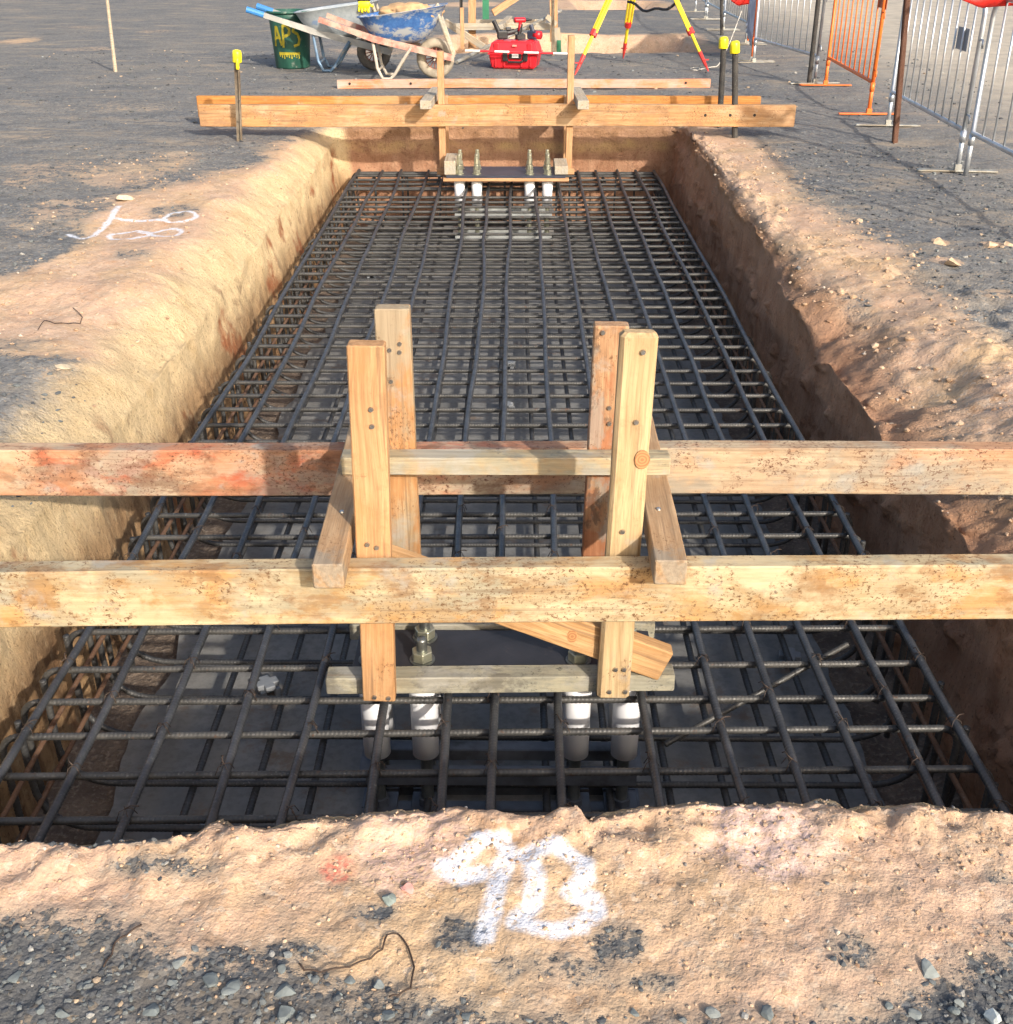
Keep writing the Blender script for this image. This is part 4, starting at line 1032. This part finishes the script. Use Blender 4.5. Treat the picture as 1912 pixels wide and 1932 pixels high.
# ================================================================== RED TOOL CASE with tools on top
cb = GZ(972, 131); cb.y += .16
case = empty('tool_case', (cb.x + .005, cb.y, drop(cb.x, cb.y)[0]), 'bright red hard plastic tool case with black latches, standing on the gravel', 'tool case', None, R(-9))
Rd = surf('red_plastic', (.62, .018, .028), .08, .35, 0, 20, (.75, .30, .26), .12, .08)
def taper_box(bm, z0, z1, w0, d0, w1, d1, bev=.015):
    vs = box(bm, (0, 0, (z0 + z1) / 2), (1, 1, z1 - z0))
    zm = (z0 + z1) / 2
    for v in vs:
        if v.co.z > zm: v.co.x *= w1; v.co.y *= d1
        else: v.co.x *= w0; v.co.y *= d0
    es = list({e for v in vs for e in v.link_edges})
    bmesh.ops.bevel(bm, geom=es, offset=bev, segments=3, affect='EDGES')
bm = bmesh.new(); taper_box(bm, .0, .155, .50, .34, .56, .40); 
for x in (-.2, -.1, .1, .2): box(bm, (x, -.186, .08), (.018, .02, .12), bev=.004)
bm_obj('base_shell', bm, Rd, case)
bm = bmesh.new(); taper_box(bm, .160, .285, .57, .41, .49, .33)
for x in (-.17, 0, .17): box(bm, (x, 0, .287), (.06, .28, .012), bev=.004)
for x in (-.19, .19): box(bm, (x, -.186, .225), (.05, .03, .09), bev=.006)
bm_obj('lid', bm, Rd, case)
bm = bmesh.new(); box(bm, (0, 0, .157), (.575, .415, .018), bev=.004); bm_obj('rim', bm, Rd, case)
for x in (-.115, .115):
    bm = bmesh.new(); box(bm, (x + .03, -.212, .125), (.055, .025, .085), bev=.006); bm_obj('latch', bm, M['black'], case)
bm = bmesh.new(); tube(bm, [(-.06, -.205, .10), (-.05, -.225, .075), (.11, -.225, .075), (.12, -.205, .10)], .011, 8); box(bm, (.03, -.21, .135), (.14, .012, .055), bev=.004); bm_obj('handle', bm, M['black'], case)
bm = bmesh.new(); box(bm, (.03, -.218, .140), (.075, .006, .04), bev=.002); bm_obj('white_sticker', bm, surf('sticker_white', (.7, .7, .68), .05, .4), case)
bm = bmesh.new(); box(bm, (.02, -.205, .245), (.05, .02, .02), bev=.003); bm_obj('badge', bm, surf('badge_pale_red', (.72, .25, .2), .05, .4), case)
# red and black power drill standing on the case
top = Vector((case.location.x, case.location.y, case.location.z + .293))
dr = empty('cordless_drill', top + Vector((.055, .0, 0)), 'red and black cordless drill standing upright on the red tool case', 'drill', 'power tools on the red case', R(20))
bm = bmesh.new(); tube(bm, [(-.10, 0, .30), (-.085, 0, .302), (.05, 0, .30), (.07, 0, .298)], .042, 12); tube(bm, [(.0, 0, .28), (-.015, 0, .12)], .028, 10); bm_obj('body', bm, Rd, dr, True)
bm = bmesh.new(); tube(bm, [(.07, 0, .30), (.14, 0, .30), (.19, 0, .30)], .028, 10, r2=.012); bm_obj('chuck', bm, M['black'], dr)
bm = bmesh.new(); tube(bm, [(.01, 0, .24), (-.022, 0, .07)], .031, 10); box(bm, (0, 0, .042), (.15, .085, .08), bev=.012); box(bm, (.0, 0, .085), (.09, .06, .03), bev=.008); bm_obj('battery_grip', bm, M['black'], dr)
dr.scale = (.72, .9, .68)
n2 = empty('nail_gun', top + Vector((-.13, .0, 0)), 'black hand tool with a slanted grip lying on the red case, left of the drill', 'power tool', 'power tools on the red case', R(8))
bm = bmesh.new(); tube(bm, [(-.12, 0, .20), (-.05, 0, .06), (-.02, 0, .03)], .026, 10); tube(bm, [(-.07, 0, .045), (.0, 0, .06), (.12, 0, .085)], .030, 10); box(bm, (-.02, 0, .05), (.12, .07, .09), bev=.015); bm_obj('body', bm, M['black'], n2)
bm = bmesh.new(); tube(bm, [(.12, 0, .085), (.2, 0, .12)], .02, 8); box(bm, (.05, 0, .115), (.06, .06, .03), bev=.006); bm_obj('nose', bm, surf('dark_grey_plastic', (.06, .065, .07), .2, .5), n2)
n3 = empty('impact_driver', top + Vector((.20, .03, 0)), 'red and dark blue impact driver at the right end of the red case top', 'power tool', 'power tools on the red case', R(-30))
bm = bmesh.new(); box(bm, (0, 0, .045), (.12, .08, .085), bev=.012); tube(bm, [(0, 0, .07), (-.03, 0, .15)], .025, 10); bm_obj('battery_grip', bm, surf('navy_plastic', (.03, .04, .07), .2, .5), n3)
bm = bmesh.new(); tube(bm, [(.02, 0, .05), (.10, 0, .045)], .045, 12); bm_obj('body', bm, Rd, n3, True)
# measuring rod (white and red bands) and the grey pipe beside it
def rod_obj(name, a, b, r, mats, label, cat, segs=1):
    a, b = Vector(a), Vector(b); bm = bmesh.new(); me = None
    n = segs
    for k in range(n):
        st = len(bm.faces); tube(bm, [a.lerp(b, k / n) - a, a.lerp(b, (k + 1) / n) - a], r, 10); bm.faces.ensure_lookup_table()
        for f in bm.faces[st:]: f.material_index = k % len(mats)
    o = bm_obj(name, bm, None, None, False, mats); o.location = a; return tag(o, label, cat)
ys_ = cb.y - .05
ra, rb = AY(878, 95, ys_ - .25), AY(1072, 101, ys_ - .25)
rod_obj('ranging_rod', (ra.x, ra.y, ra.z), (rb.x, rb.y, rb.z), .012, [surf('rod_white', (.72, .7, .68), .05, .4), Rd], 'thin red and white banded rod resting across the front of the red case', 'ranging rod', 7)
a, b = GZ(862, 122), AY(1058, 20, 17.3)
rod_obj('grey_pipe', (a.x, a.y, a.z + .03), (b.x, b.y, b.z), .022, [M['galv_dull']], 'long grey pipe propped from the gravel up onto the background timber frame', 'pipe')

# ================================================================== GREEN BIN
bb = GZ(548, 131); bb.y += .2; bb.z = drop(bb.x, bb.y)[0]
binr = empty('rubbish_bin', bb, 'dark green plastic bin with yellow painted letters, standing behind the blue handle grips', 'bin')
t = NT('green_plastic'); c = t.coord(); n = t.noise(t.mapping(c, scale=(1, 1, .25)), 9, 6, .65)
gcol = t.mix(t.map(n, .3, .7), (.012, .060, .045), (.025, .105, .075)); gcol = t.mix(t.map(t.noise(c, 14, 6, .7), .57, .72, 0, .7), gcol, (.25, .28, .24)); Mg = t.fin(gcol, .5)
RB, RT, HB = .195, .245, .60
bm = bmesh.new(); lathe(bm, [(RB * .96, 0), (RB, .012), (RT - .012, HB - .06), (RT - .012, HB), (RT - .022, HB), (RT - .03, HB - .03), (RB - .01, .02)], 40); bm_obj('body', bm, Mg, binr, True)
bm = bmesh.new()
for k in range(2): tube(bm, [((RT + .004) * math.cos(a), (RT + .004) * math.sin(a), HB - .005 - .055 * k) for a in np.linspace(0, 2 * math.pi, 40, endpoint=False)], .013 if k == 0 else .008, 8, closed=True)
bm_obj('rim', bm, Mg, binr, True)
My = surf('yellow_letter_paint', (.62, .52, .05), .2, .7, 0, 30, (.05, .11, .08), .28, .1)
bm = bmesh.new()
def on_bin(u, v):                     # u sideways in metres, v height
    rr = RB + (RT - .012 - RB) * v / (HB - .06) + .003; a = -math.pi / 2 + .0 + u / rr
    return Vector((rr * math.cos(a), rr * math.sin(a), v))
def stroke(pts, wd=.014):
    q = []
    for a, b in zip(pts[:-1], pts[1:]):
        for k in range(8): q.append((a[0] + (b[0] - a[0]) * k / 8, a[1] + (b[1] - a[1]) * k / 8))
    q.append(pts[-1]); L_, R_ = [], []
    for k, p in enumerate(q):
        a = q[max(0, k - 1)]; b = q[min(len(q) - 1, k + 1)]; dx, dy = b[0] - a[0], b[1] - a[1]; l = math.hypot(dx, dy) or 1
        w_ = wd * (.85 + .3 * random.random()); L_.append(bm.verts.new(on_bin(p[0] - dy / l * w_, p[1] + dx / l * w_))); R_.append(bm.verts.new(on_bin(p[0] + dy / l * w_, p[1] - dx / l * w_)))
    for k in range(len(q) - 1): bm.faces.new((L_[k], L_[k + 1], R_[k + 1], R_[k]))
stroke([(-.17, .24), (-.14, .45), (-.125, .44), (-.075, .25)]); stroke([(-.155, .33), (-.09, .34)])
stroke([(-.055, .23), (-.045, .46), (.0, .46), (.03, .42), (.02, .37), (-.04, .345)])
stroke([(.14, .46), (.085, .445), (.065, .40), (.12, .37), (.135, .31), (.12, .26), (.065, .245)])
stroke([(-.12, .165), (.13, .165)], .014)
for k in range(9): stroke([(-.11 + k * .028, .16), (-.108 + k * .028, .13 - .01 * (k % 3))], .006)
bmesh.ops.solidify(bm, geom=bm.faces[:], thickness=-.0015)
bm_obj('painted_letters', bm, My, binr)

# ================================================================== WHEELBARROWS
def barrow(name, wheel_px, Yw, grips, colA, colB, tray_m, hand_m, grip_m, leg_m, label, wr=.20, tray_off=0, yaw=0, tone=0):
    wc = AY(*wheel_px, Yw); g = drop(wc.x, Yw)[0]
    root = empty(name, (wc.x, Yw, g), label, 'wheelbarrow', 'wheelbarrows beside the green bin', yaw)
    Z = Vector((0, 0, 0))
    # wheel
    bm = bmesh.new(); n = 36; m = 12
    Rm, rt = wr - .048, .048
    rings = []
    for i in range(n):
        a = 2 * math.pi * i / n; ring = []
        for k in range(m):
            b = 2 * math.pi * k / m; rad = Rm + rt * math.cos(b) * 1.0; yy_ = rt * .95 * math.sin(b)
            if abs(b) < .9 or b > 5.4: rad += .004 * (i % 2)
            ring.append(bm.verts.new((rad * math.cos(a), yy_, rad * math.sin(a) + wr)))
        rings.append(ring)
    for i in range(n):
        A, B = rings[i], rings[(i + 1) % n]
        for k in range(m): bm.faces.new((A[k], A[(k + 1) % m], B[(k + 1) % m], B[k]))
    wheel = empty('wheel', (0, 0, 0), None, None); wheel.parent = root
    bm_obj('tyre', bm, surf('dusty_tyre' + name + str(wheel_px[0]), (.10, .09, .08) if tone else (.30, .26, .20), .25, .9, 0, 14, (.36, .30, .22), .4, .3), wheel, True)
    bm = bmesh.new(); Mrim = surf('dusty_red_rim' + str(wheel_px[0]), (.26, .09, .06), .2, .6, 0, 14, (.30, .26, .2), .4)
    tube(bm, [((Rm - .035) * math.cos(a), 0, (Rm - .035) * math.sin(a) + wr) for a in np.linspace(0, 2 * math.pi, 32, endpoint=False)], .016, 8, closed=True)
    for k in range(14):
        a = 2 * math.pi * k / 14
        for s in (-1, 1): tube(bm, [(.025 * math.cos(a), s * .025, .025 * math.sin(a) + wr), ((Rm - .04) * math.cos(a + .1), s * .006, (Rm - .04) * math.sin(a + .1) + wr)], .0055, 6)
    tube(bm, [(0, -.05, wr), (0, .05, wr)], .03, 12); bm_obj('rim', bm, Mrim, wheel)
    bm = bmesh.new(); tube(bm, [(0, -.19, wr), (0, .19, wr)], .010, 8); bm_obj('axle', bm, M['galv_dull'], root)
    # handles run from in front of the axle back to the grips
    gx, gz = grips
    for s in (-1, 1):
        p0 = Vector((.20, s * .10, wr + .01)); p1 = Vector((-.62, s * .23, (gz + wr) / 2 + .01)); p2 = Vector((gx, s * .28, gz))
        bm = bmesh.new()
        path = [p0, p0.lerp(p1, .5), p1, p1.lerp(p2, .55)]
        for a, b in zip(path[:-1], path[1:]):
            pass
        # rectangular section bar
        vsec = []
        full = path + [p2]
        for i, p in enumerate(full):
            d = (full[min(i + 1, 4)] - full[max(i - 1, 0)]).normalized(); u = Vector((-d.z, 0, d.x)).normalized(); sd_ = Vector((0, 1, 0))
            hh = .033 if i < 3 else .026
            vsec.append([bm.verts.new(p + u * a_ * hh + sd_ * b_ * .020) for a_, b_ in ((-1, -1), (-1, 1), (1, 1), (1, -1))])
        for A, B in zip(vsec[:-1], vsec[1:]):
            for k in range(4): bm.faces.new((A[k], A[(k + 1) % 4], B[(k + 1) % 4], B[k]))
        bm.faces.new(vsec[0][::-1]); bm.faces.new(vsec[-1])
        h_ = bm_obj('handle', bm, hand_m, root)
        if grip_m:
            d = (p2 - p1).normalized(); bm = bmesh.new(); tube(bm, [p2 - d * .16, p2 + d * .02, p2 + d * .03], .034, 10); bm_obj('grip', bm, grip_m, h_)
        # front brace from tray nose down to the axle end
        bm = bmesh.new(); tube(bm, [Vector((.20, s * .10, wr + .02)), Vector((.02, s * .17, wr + .52))], .018, 8); bm_obj('nose_brace', bm, M['far_pale'], root)
        # U shaped stand
        bm = bmesh.new(); y = s * .20; pts = []
        zt = .40
        for p in ((-.64, zt), (-.60, .12), (-.55, .02), (-.47, .015), (-.42, .06), (-.33, .20), (-.24, zt - .08)): pts.append((p[0], y * (1 + .15 * (zt - p[1])), p[1]))
        tube(bm, pts, .016, 8); bm_obj('stand', bm, leg_m, root)
    bm = bmesh.new(); tube(bm, [(-.59, -.21, .10), (-.59, .21, .10)], .012, 8); bm_obj('stand_bar', bm, leg_m, root)
    # tray: rounded rectangular shell, deeper at the nose
    bm = bmesh.new(); nn = 40; layers = []
    xc, zt0, zt1 = -.36 + tray_off, .66, .76
    def outline(f, z, l, wd, x0, tilt):
        ring = []
        for k in range(nn):
            a = 2 * math.pi * k / nn; ca, sa = math.cos(a), math.sin(a)
            ex = 2 / 3.2
            X = x0 + l * math.copysign(abs(ca) ** ex, ca); Yp = wd * math.copysign(abs(sa) ** ex, sa) * (1 - .12 * (X - x0) / l)
            ring.append(bm.verts.new((X, Yp, z + tilt * (X - x0))))
        return ring
    lay = [(.36, .20, .15, -.03, .02), (.39, .27, .20, -.02, .04), (.46, .33, .25, -.01, .07), (.56, .40, .30, 0, .10), (.665, .455, .335, 0, .13), (.672, .475, .35, 0, .13), (.665, .47, .345, 0, .13), (.655, .44, .325, 0, .13), (.56, .385, .288, 0, .10), (.46, .318, .24, -.01, .07), (.40, .25, .19, -.02, .04)]
    rings = [outline(0, z, l, wd, xc + dx, tl) for z, l, wd, dx, tl in lay]
    for A, B in zip(rings[:-1], rings[1:]):
        for k in range(nn): bm.faces.new((A[k], A[(k + 1) % nn], B[(k + 1) % nn], B[k]))
    bm.faces.new(rings[0][::-1]); bm.faces.new(rings[-1])
    bm_obj('tray', bm, tray_m, root, True)
    return root, xc
def tray_mat(name, a, b, cem, amt):
    t = NT(name); c = t.coord(); n = t.noise(t.mapping(c, scale=(1, 1, 1.6)), 5, 8, .72, .3); n2 = t.noise(c, 22, 5, .7)
    col = t.mix(t.map(n2, .3, .7), a, b); col = t.mix(t.map(n, .60 - amt * .25, .66 - amt * .18), col, cem); col = t.mix(t.map(n2, .62, .7, 0, .5), col, (.16, .15, .14))
    return t.fin(col, .65, .1, t.bump(n2, .2, .004))
Tb = tray_mat('blue_tray_cement', (.03, .10, .30), (.06, .17, .42), (.36, .38, .40), .55)
Tg = tray_mat('grey_tray', (.28, .32, .35), (.38, .42, .44), (.20, .28, .42), .15)
pink = surf('pale_red_dusty', (.44, .17, .13), .25, .7, 0, 6, (.44, .33, .26), .5, .2, 60, 9)
gsteel = surf('grey_dusty_bar', (.34, .34, .32), .15, .6, .1, 6, (.50, .46, .38), .4)
blueg = surf('blue_grip', (.04, .20, .50), .1, .5, 0, 14, (.3, .34, .4), .2)
bluel = surf('blue_grey_leg', (.12, .20, .30), .3, .5, .2, 8, (.38, .36, .3), .4)
palel = surf('pale_leg', (.45, .40, .33), .15, .7, 0, 8)
w1, xc1 = barrow('wheelbarrow', (822, 113), 12.98, (-1.17, .60), 0, 0, Tb, pink, None, palel, 'front wheelbarrow with a blue tray smeared in cement and pale red handles', tray_off=.03)
w2, xc2 = barrow('wheelbarrow', (706, 104), 13.75, (-1.30, .64), 0, 0, Tg, gsteel, blueg, bluel, 'rear wheelbarrow with a plain grey tray and blue grips over the green bin', wr=.19, tray_off=-.02, tone=1)
# things in the trays
def lump(name, root, off, s, mat, label, cat, seed):
    bm = bmesh.new(); bmesh.ops.create_icosphere(bm, subdivisions=4, radius=1)
    P_ = np.array([v.co[:] for v in bm.verts]); D = fbm(P_[:, 0] * 1.6 + seed, P_[:, 1] * 1.6, P_[:, 2] * 1.6, seed, 4, .6)
    for v, d in zip(bm.verts, D): v.co *= 1 + .25 * d; v.co.x *= s[0]; v.co.y *= s[1]; v.co.z *= s[2]
    o = bm_obj(name, bm, mat, None, True); o.location = root.location + Vector(off); return tag(o, label, cat)
lump('soil_heap', w1, (xc1 + .10, 0, .635), (.30, .24, .11), surf('orange_soil', (.52, .33, .17), .2, .95, 0, 20, (.35, .2, .1), .3, .6), 'low heap of orange soil in the blue wheelbarrow tray', 'soil heap', 5)
gl = empty('work_glove', w2.location + Vector((xc2 + .33, -.28, .70)), 'bright yellow work glove hung over the edge of the grey tray', 'glove')
bm = bmesh.new(); box(bm, (0, 0, 0), (.13, .05, .07), bev=.018)
for k in range(4): tube(bm, [(-.05 + k * .032, 0, -.02), (-.055 + k * .034, -.03, -.07 - .01 * (k % 2))], .013, 8)
tube(bm, [(.05, 0, .0), (.10, -.02, -.02)], .014, 8); bm_obj('fabric', bm, M['yellow_cap'], gl, True)
bm = bmesh.new(); box(bm, (.0, .01, .045), (.14, .055, .03), bev=.01); bm_obj('cuff', bm, M['black'], gl, True)

# ================================================================== BACKGROUND FORMWORK over the next trench
bk = empty('formwork_frame', (-.2, 16.4, 0), 'background timber formwork frame with uprights and a crosspiece, standing over the next trench', 'formwork')
def bg(name, x0px, y0px, x1px, y1px, Y, wd, th, mat, up, Yb=None):
    a, b = AY(x0px, y0px, Y), AY(x1px, y1px, Yb or Y); return plank(name, a, b, wd, th, mat, bk, up=up)
bg('upright', 891, 90, 891, -60, 16.55, .045, .10, M['far_pine'], (1, 0, 0))
bg('upright', 1046, 78, 1044, -60, 16.55, .045, .105, M['far_pine'], (1, 0, 0))
bg('upright', 873, 92, 872, 14, 16.2, .045, .05, M['far_pine'], (1, 0, 0))
bg('crosspiece', 855, 50, 1040, 49, 16.45, .045, .085, M['far_pale'], (0, 0, 1))
bg('crosspiece', 884, 42, 1030, 41, 17.1, .045, .07, M['far_pale'], (0, 0, 1))
bg('runner', 944, 50, 962, 34, 16.1, .08, .06, M['far_pale'], (0, 0, 1), 17.4)
bg('diagonal', 925, 96, 840, 40, 16.3, .045, .08, M['far_pale'], (0, 0, 1), 16.5)
bg('diagonal', 930, 24, 982, -10, 16.8, .045, .09, M['far_pine'], (0, 0, 1), 16.9)
bg('crosspiece', 1031, 30, 1050, 46, 16.3, .045, .06, M['far_pale'], (0, 0, 1))
bg('end_board', 1050, 52, 1054, 100, 16.05, .04, .10, M['far_pale'], (1, 0, 0))
q = AY(1055, 88, 16.02); bm = bmesh.new(); box(bm, Vector((q.x, 16.022, q.z)) - bk.location, (.055, .004, .16)); bm_obj('green_tag', bm, surf('green_tag', (.02, .16, .08), .1, .5), bk)
q = AY(917, 12, 16.5); bm = bmesh.new(); box(bm, Vector((q.x, 16.44, q.z)) - bk.location, (.085, .01, .30)); bm_obj('green_tag', bm, bpy.data.materials['green_tag'], bk)
b = GZ(1043, 105); picket('star_picket', b, AY(1043, -50, b.y), M['picket_worn'], 0, 'grey steel picket standing at the right end of the background formwork', r=.024, group=None)
b = Vector((AY(871, 60, 18.6).x, 18.6, 0)); picket('star_picket', b, AY(871, -60, 18.6), M['picket'], 0, 'dark picket behind the left end of the background formwork', r=.03, group=None)

# ================================================================== LOOSE STONES AND CRUMBS
rs = np.random.default_rng(11)
_bm = bmesh.new(); bmesh.ops.create_icosphere(_bm, subdivisions=1, radius=1); _bm.verts.ensure_lookup_table()
ICO_V = np.array([v.co[:] for v in _bm.verts]); ICO_F = np.array([[v.index for v in f.verts] for f in _bm.faces]); _bm.free()
tri_idx = np.arange(NR * NTc).reshape(NR, NTc)
clay_flat = clay.reshape(-1)
# visible top-surface vertices as a lookup for the clay mask
def clay_at(x, y):
    h = _bv.ray_cast(Vector((x, y, 3)), Vector((0, 0, -1)))
    if not h[0]: return None
    return h[0], h[1], clay_flat[quads[h[2]][0]]
def scatter(name, n, region, smin, smax, want, mat, label, flat=.55, shape=.35, seed=0, pw=2.2):
    """region: list of (x0, x1, y0, y1, weight); want: 'gravel' | 'clay' | 'any'"""
    VV, FF, CC = [], [], []; g_ = np.random.default_rng(seed); c_ = 0; tries = 0
    wsum = sum(r[4] for r in region); 
    while c_ < n and tries < n * 8:
        tries += 1; q = g_.random() * wsum; k = 0
        while q > region[k][4]: q -= region[k][4]; k += 1
        x = g_.uniform(region[k][0], region[k][1]); y = g_.uniform(region[k][2], region[k][3])
        r = clay_at(x, y)
        if r is None or r[0].z < -.16: continue
        cl = r[2] + g_.normal() * .12
        if want == 'gravel' and cl > .5: continue
        if want == 'clay' and cl < .45: continue
        sz = smin + (smax - smin) * g_.random() ** pw
        V = ICO_V * (1 + shape * (g_.random(len(ICO_V))[:, None] - .5) * 1.6)
        V = V * np.array([1, g_.uniform(.55, 1), g_.uniform(flat * .6, flat)]) * sz
        a = g_.uniform(0, 6.28); ti = g_.normal() * .25; ca, sa = math.cos(a), math.sin(a)
        Rz = np.array([[ca, -sa, 0], [sa, ca, 0], [0, 0, 1]]); ct, st = math.cos(ti), math.sin(ti)
        Rx = np.array([[1, 0, 0], [0, ct, -st], [0, st, ct]])
        V = V @ (Rz @ Rx).T + np.array([x, y, r[0].z + sz * flat * .35])
        VV.append(V); FF.append(ICO_F + c_ * len(ICO_V)); CC.append(np.full(len(ICO_V), g_.random())); c_ += 1
    me = fast_mesh(name, np.concatenate(VV), np.concatenate(FF), {'tone': np.concatenate(CC)}, False)
    me.materials.append(mat); o = link(bpy.data.objects.new(name, me)); tag(o, label, 'loose stones', None, 'stuff'); return o
def stone_mat(name, ramp):
    t = NT(name); P = t.n('ShaderNodeNewGeometry').outputs['Position']; tn = t.attr('tone')
    nd = t.n('ShaderNodeValToRGB'); t.put(nd.inputs[0], tn); cr = nd.color_ramp
    cr.interpolation = 'CONSTANT'
    for k, (p, c) in enumerate(ramp):
        e = cr.elements[k] if k < 2 else cr.elements.new(p)
        e.position = p; e.color = (*c, 1)
    n = t.noise(P, 160, 4, .65)
    c = t.mix(t.map(n, .3, .7, 0, .45), nd.outputs[0], (.09, .09, .09))
    return t.fin(c, .85, 0, t.bump(n, .4, .002), .2)
SG = stone_mat('gravel_stones', [(0, (.10, .11, .115)), (.35, (.15, .165, .165)), (.6, (.07, .075, .082)), (.82, (.22, .235, .23)), (.90, (.42, .32, .22)), (.96, (.36, .35, .32))])
SC = stone_mat('clay_crumbs', [(0, (.54, .37, .24)), (.35, (.48, .32, .195)), (.6, (.60, .44, .30)), (.88, (.40, .24, .14)), (.95, (.62, .53, .43)), (.985, (.20, .19, .18))])
near_reg = [(-1.25, 1.25, 1.0, 1.75, 1)]
scatter('gravel', 5200, near_reg, .0022, .0085, 'gravel', SG, 'dark broken gravel strewn along the bottom edge of the photo', seed=1, pw=2.6)
scatter('soil_crumbs', 3400, near_reg + [(-1.2, 1.2, 1.5, 1.75, .5)], .0010, .0055, 'clay', SC, 'pale orange soil crumbs scattered over the near bank around the painted mark', flat=.7, seed=2, pw=4.0)
scatter('gravel', 3600, [(-3.3, -1.45, 2.6, 9, 1), (1.6, 3.2, 4, 9, 1)], .004, .017, 'gravel', SG, 'dark gravel scattered on both sides of the pit', seed=3, pw=3.0)
scatter('soil_crumbs', 2400, [(-3.0, -1.35, 3.0, 9.0, 1), (1.3, 2.4, 2.2, 9, 1.4)], .0025, .013, 'clay', SC, 'clay crumbs scattered over the banks left and right of the pit', flat=.7, seed=4, pw=3.6)
scatter('gravel', 1500, [(-6, 5, 9.8, 16, 1)], .008, .026, 'gravel', SG, 'scattered small stones on the dark ground beyond the pit', seed=5, pw=3.4)

scatter('soil_clods', 150, [(1.2, 2.0, 2.4, 6.5, 1.6), (1.3, 1.6, 6, 9.6, .5)], .006, .024, 'clay', SC, 'broken clods of clay lying on the crumbling right bank', flat=.75, seed=8, pw=2.8)

def stone(px, py, wpx, hpx, col, label, group=None, name='stone', seed=0, flat=.6):
    p = GZ(px, py); dpt = (p - Vector((0, 0, H))).length; wd = wpx / F * dpt; g_ = np.random.default_rng(seed)
    bm = bmesh.new(); bmesh.ops.create_icosphere(bm, subdivisions=2, radius=1)
    V = np.array([v.co[:] for v in bm.verts]); 
    # chop with random planes for an angular chip
    for _ in range(9):
        nrm = g_.normal(size=3); nrm /= np.linalg.norm(nrm); d = g_.uniform(.32, .7); k = V @ nrm - d
        V = V - np.clip(k, 0, None)[:, None] * nrm
    for v, c in zip(bm.verts, V): v.co = Vector((c[0] * wd / 1.5, c[1] * wd / 1.5 * min(1.2, hpx / wpx * 1.5), c[2] * wd / 1.5 * flat))
    key = 'stone_%d' % int(sum(col) * 1000)
    o = bm_obj(name, bm, bpy.data.materials.get(key) or surf(key, col, .2, .8, 0, 40, tuple(c * .6 for c in col), .3, .3))
    o.location = p + Vector((0, 0, wd * .12)); o.rotation_euler = (g_.uniform(-.2, .2), g_.uniform(-.2, .2), g_.uniform(0, 3))
    return tag(o, label, 'stone' if name == 'stone' else 'clod', group)
gs = 'larger gravel chips at the near edge'
gcol_ = (.135, .155, .155)
lab = 'flat angular grey stone chip lying in dark gravel along the bottom edge'
chips = [(338, 1817, 20), (398, 1857, 26), (540, 1868, 26), (328, 1858, 14), (445, 1860, 20), (286, 1908, 22), (585, 1843, 12), (533, 1832, 14), (660, 1850, 14), (711, 1862, 16), (540, 1915, 24), (640, 1878, 11), (430, 1872, 18),
         (731, 1918, 17), (80, 1905, 14), (165, 1858, 10), (30, 1845, 16), (120, 1915, 16), (1345, 1916, 18), (1195, 1912, 16), (1448, 1914, 22), (1730, 1917, 18), (1800, 1912, 14), (1680, 1900, 12), (1810, 1895, 12), (250, 1905, 10), (880, 1921, 16), (1000, 1928, 12)]
for k, (px, py, w_) in enumerate(chips): stone(px, py, w_ * 1.35, w_ * .8, gcol_ if k % 3 else (.19, .21, .205), lab, gs, seed=100 + k, flat=.38)
stone(1752, 1835, 30, 26, (.20, .225, .22), 'bluish grey pointed stone lying alone on the clay, lower right', seed=60)
stone(737, 1700, 24, 20, (.17, .21, .20), 'round grey green pebble beside the small red patch, left of the painted mark', seed=61, flat=.9)
stone(768, 1680, 20, 16, (.55, .28, .24), 'pink pebble touching the grey green pebble on the near bank', seed=62, flat=.9)
stone(1868, 1922, 36, 14, (.50, .54, .52), 'pale elongated splinter of stone in the bottom right corner', seed=63)
for k, (px, py, w_, l_) in enumerate(((1773, 459, 26, 'pale clay clod alone on the dark gravel, upper right'), (1868, 466, 30, 'larger pale clay clod near the right edge, on dark gravel'), (1905, 463, 18, 'small pale clay clod at the very right edge of the photo'), (1795, 500, 36, 'flattened pale clay clod at the edge of the right bank'), (232, 377, 34, 'flat whitish clod above the white mark on the left bank'), (122, 694, 26, 'cream coloured stone on the left bank, surrounded by dark gravel'))):
    stone(px, py, w_, w_ * .6, (.56, .40, .26) if k < 4 else (.52, .43, .30), l_, None, 'clay_clod', 70 + k, .5 if k < 4 else .28)
# tie wire scraps
def wirescrap(pts, label, r=.0016):
    P_ = [GZ(a, b) + Vector((0, 0, .004)) for a, b in pts]; out = []
    for a, b in zip(P_[:-1], P_[1:]):
        for k in range(5): out.append(a.lerp(b, k / 5) + Vector((0, 0, .003 * math.sin(k / 5 * math.pi))))
    out.append(P_[-1]); bm = bmesh.new(); tube(bm, [p - P_[0] for p in out], r, 6)
    o = bm_obj('tie_wire', bm, M['wire'], None, True); o.location = P_[0]; tag(o, label, 'wire')
wirescrap([(565, 1822), (574, 1834), (605, 1838), (660, 1828), (700, 1812), (722, 1795), (730, 1768), (752, 1766), (770, 1790), (782, 1828), (775, 1868), (752, 1882), (735, 1884)], 'long curled tie wire below the painted mark on the near bank')
wirescrap([(268, 1748), (240, 1768), (218, 1782), (212, 1805), (196, 1828)], 'short bent tie wire on the gravel, lower left')
wirescrap([(72, 624), (84, 606), (104, 612), (130, 612), (152, 612), (156, 600), (138, 582)], 'thin rusty tie wire on the left bank', .0017)
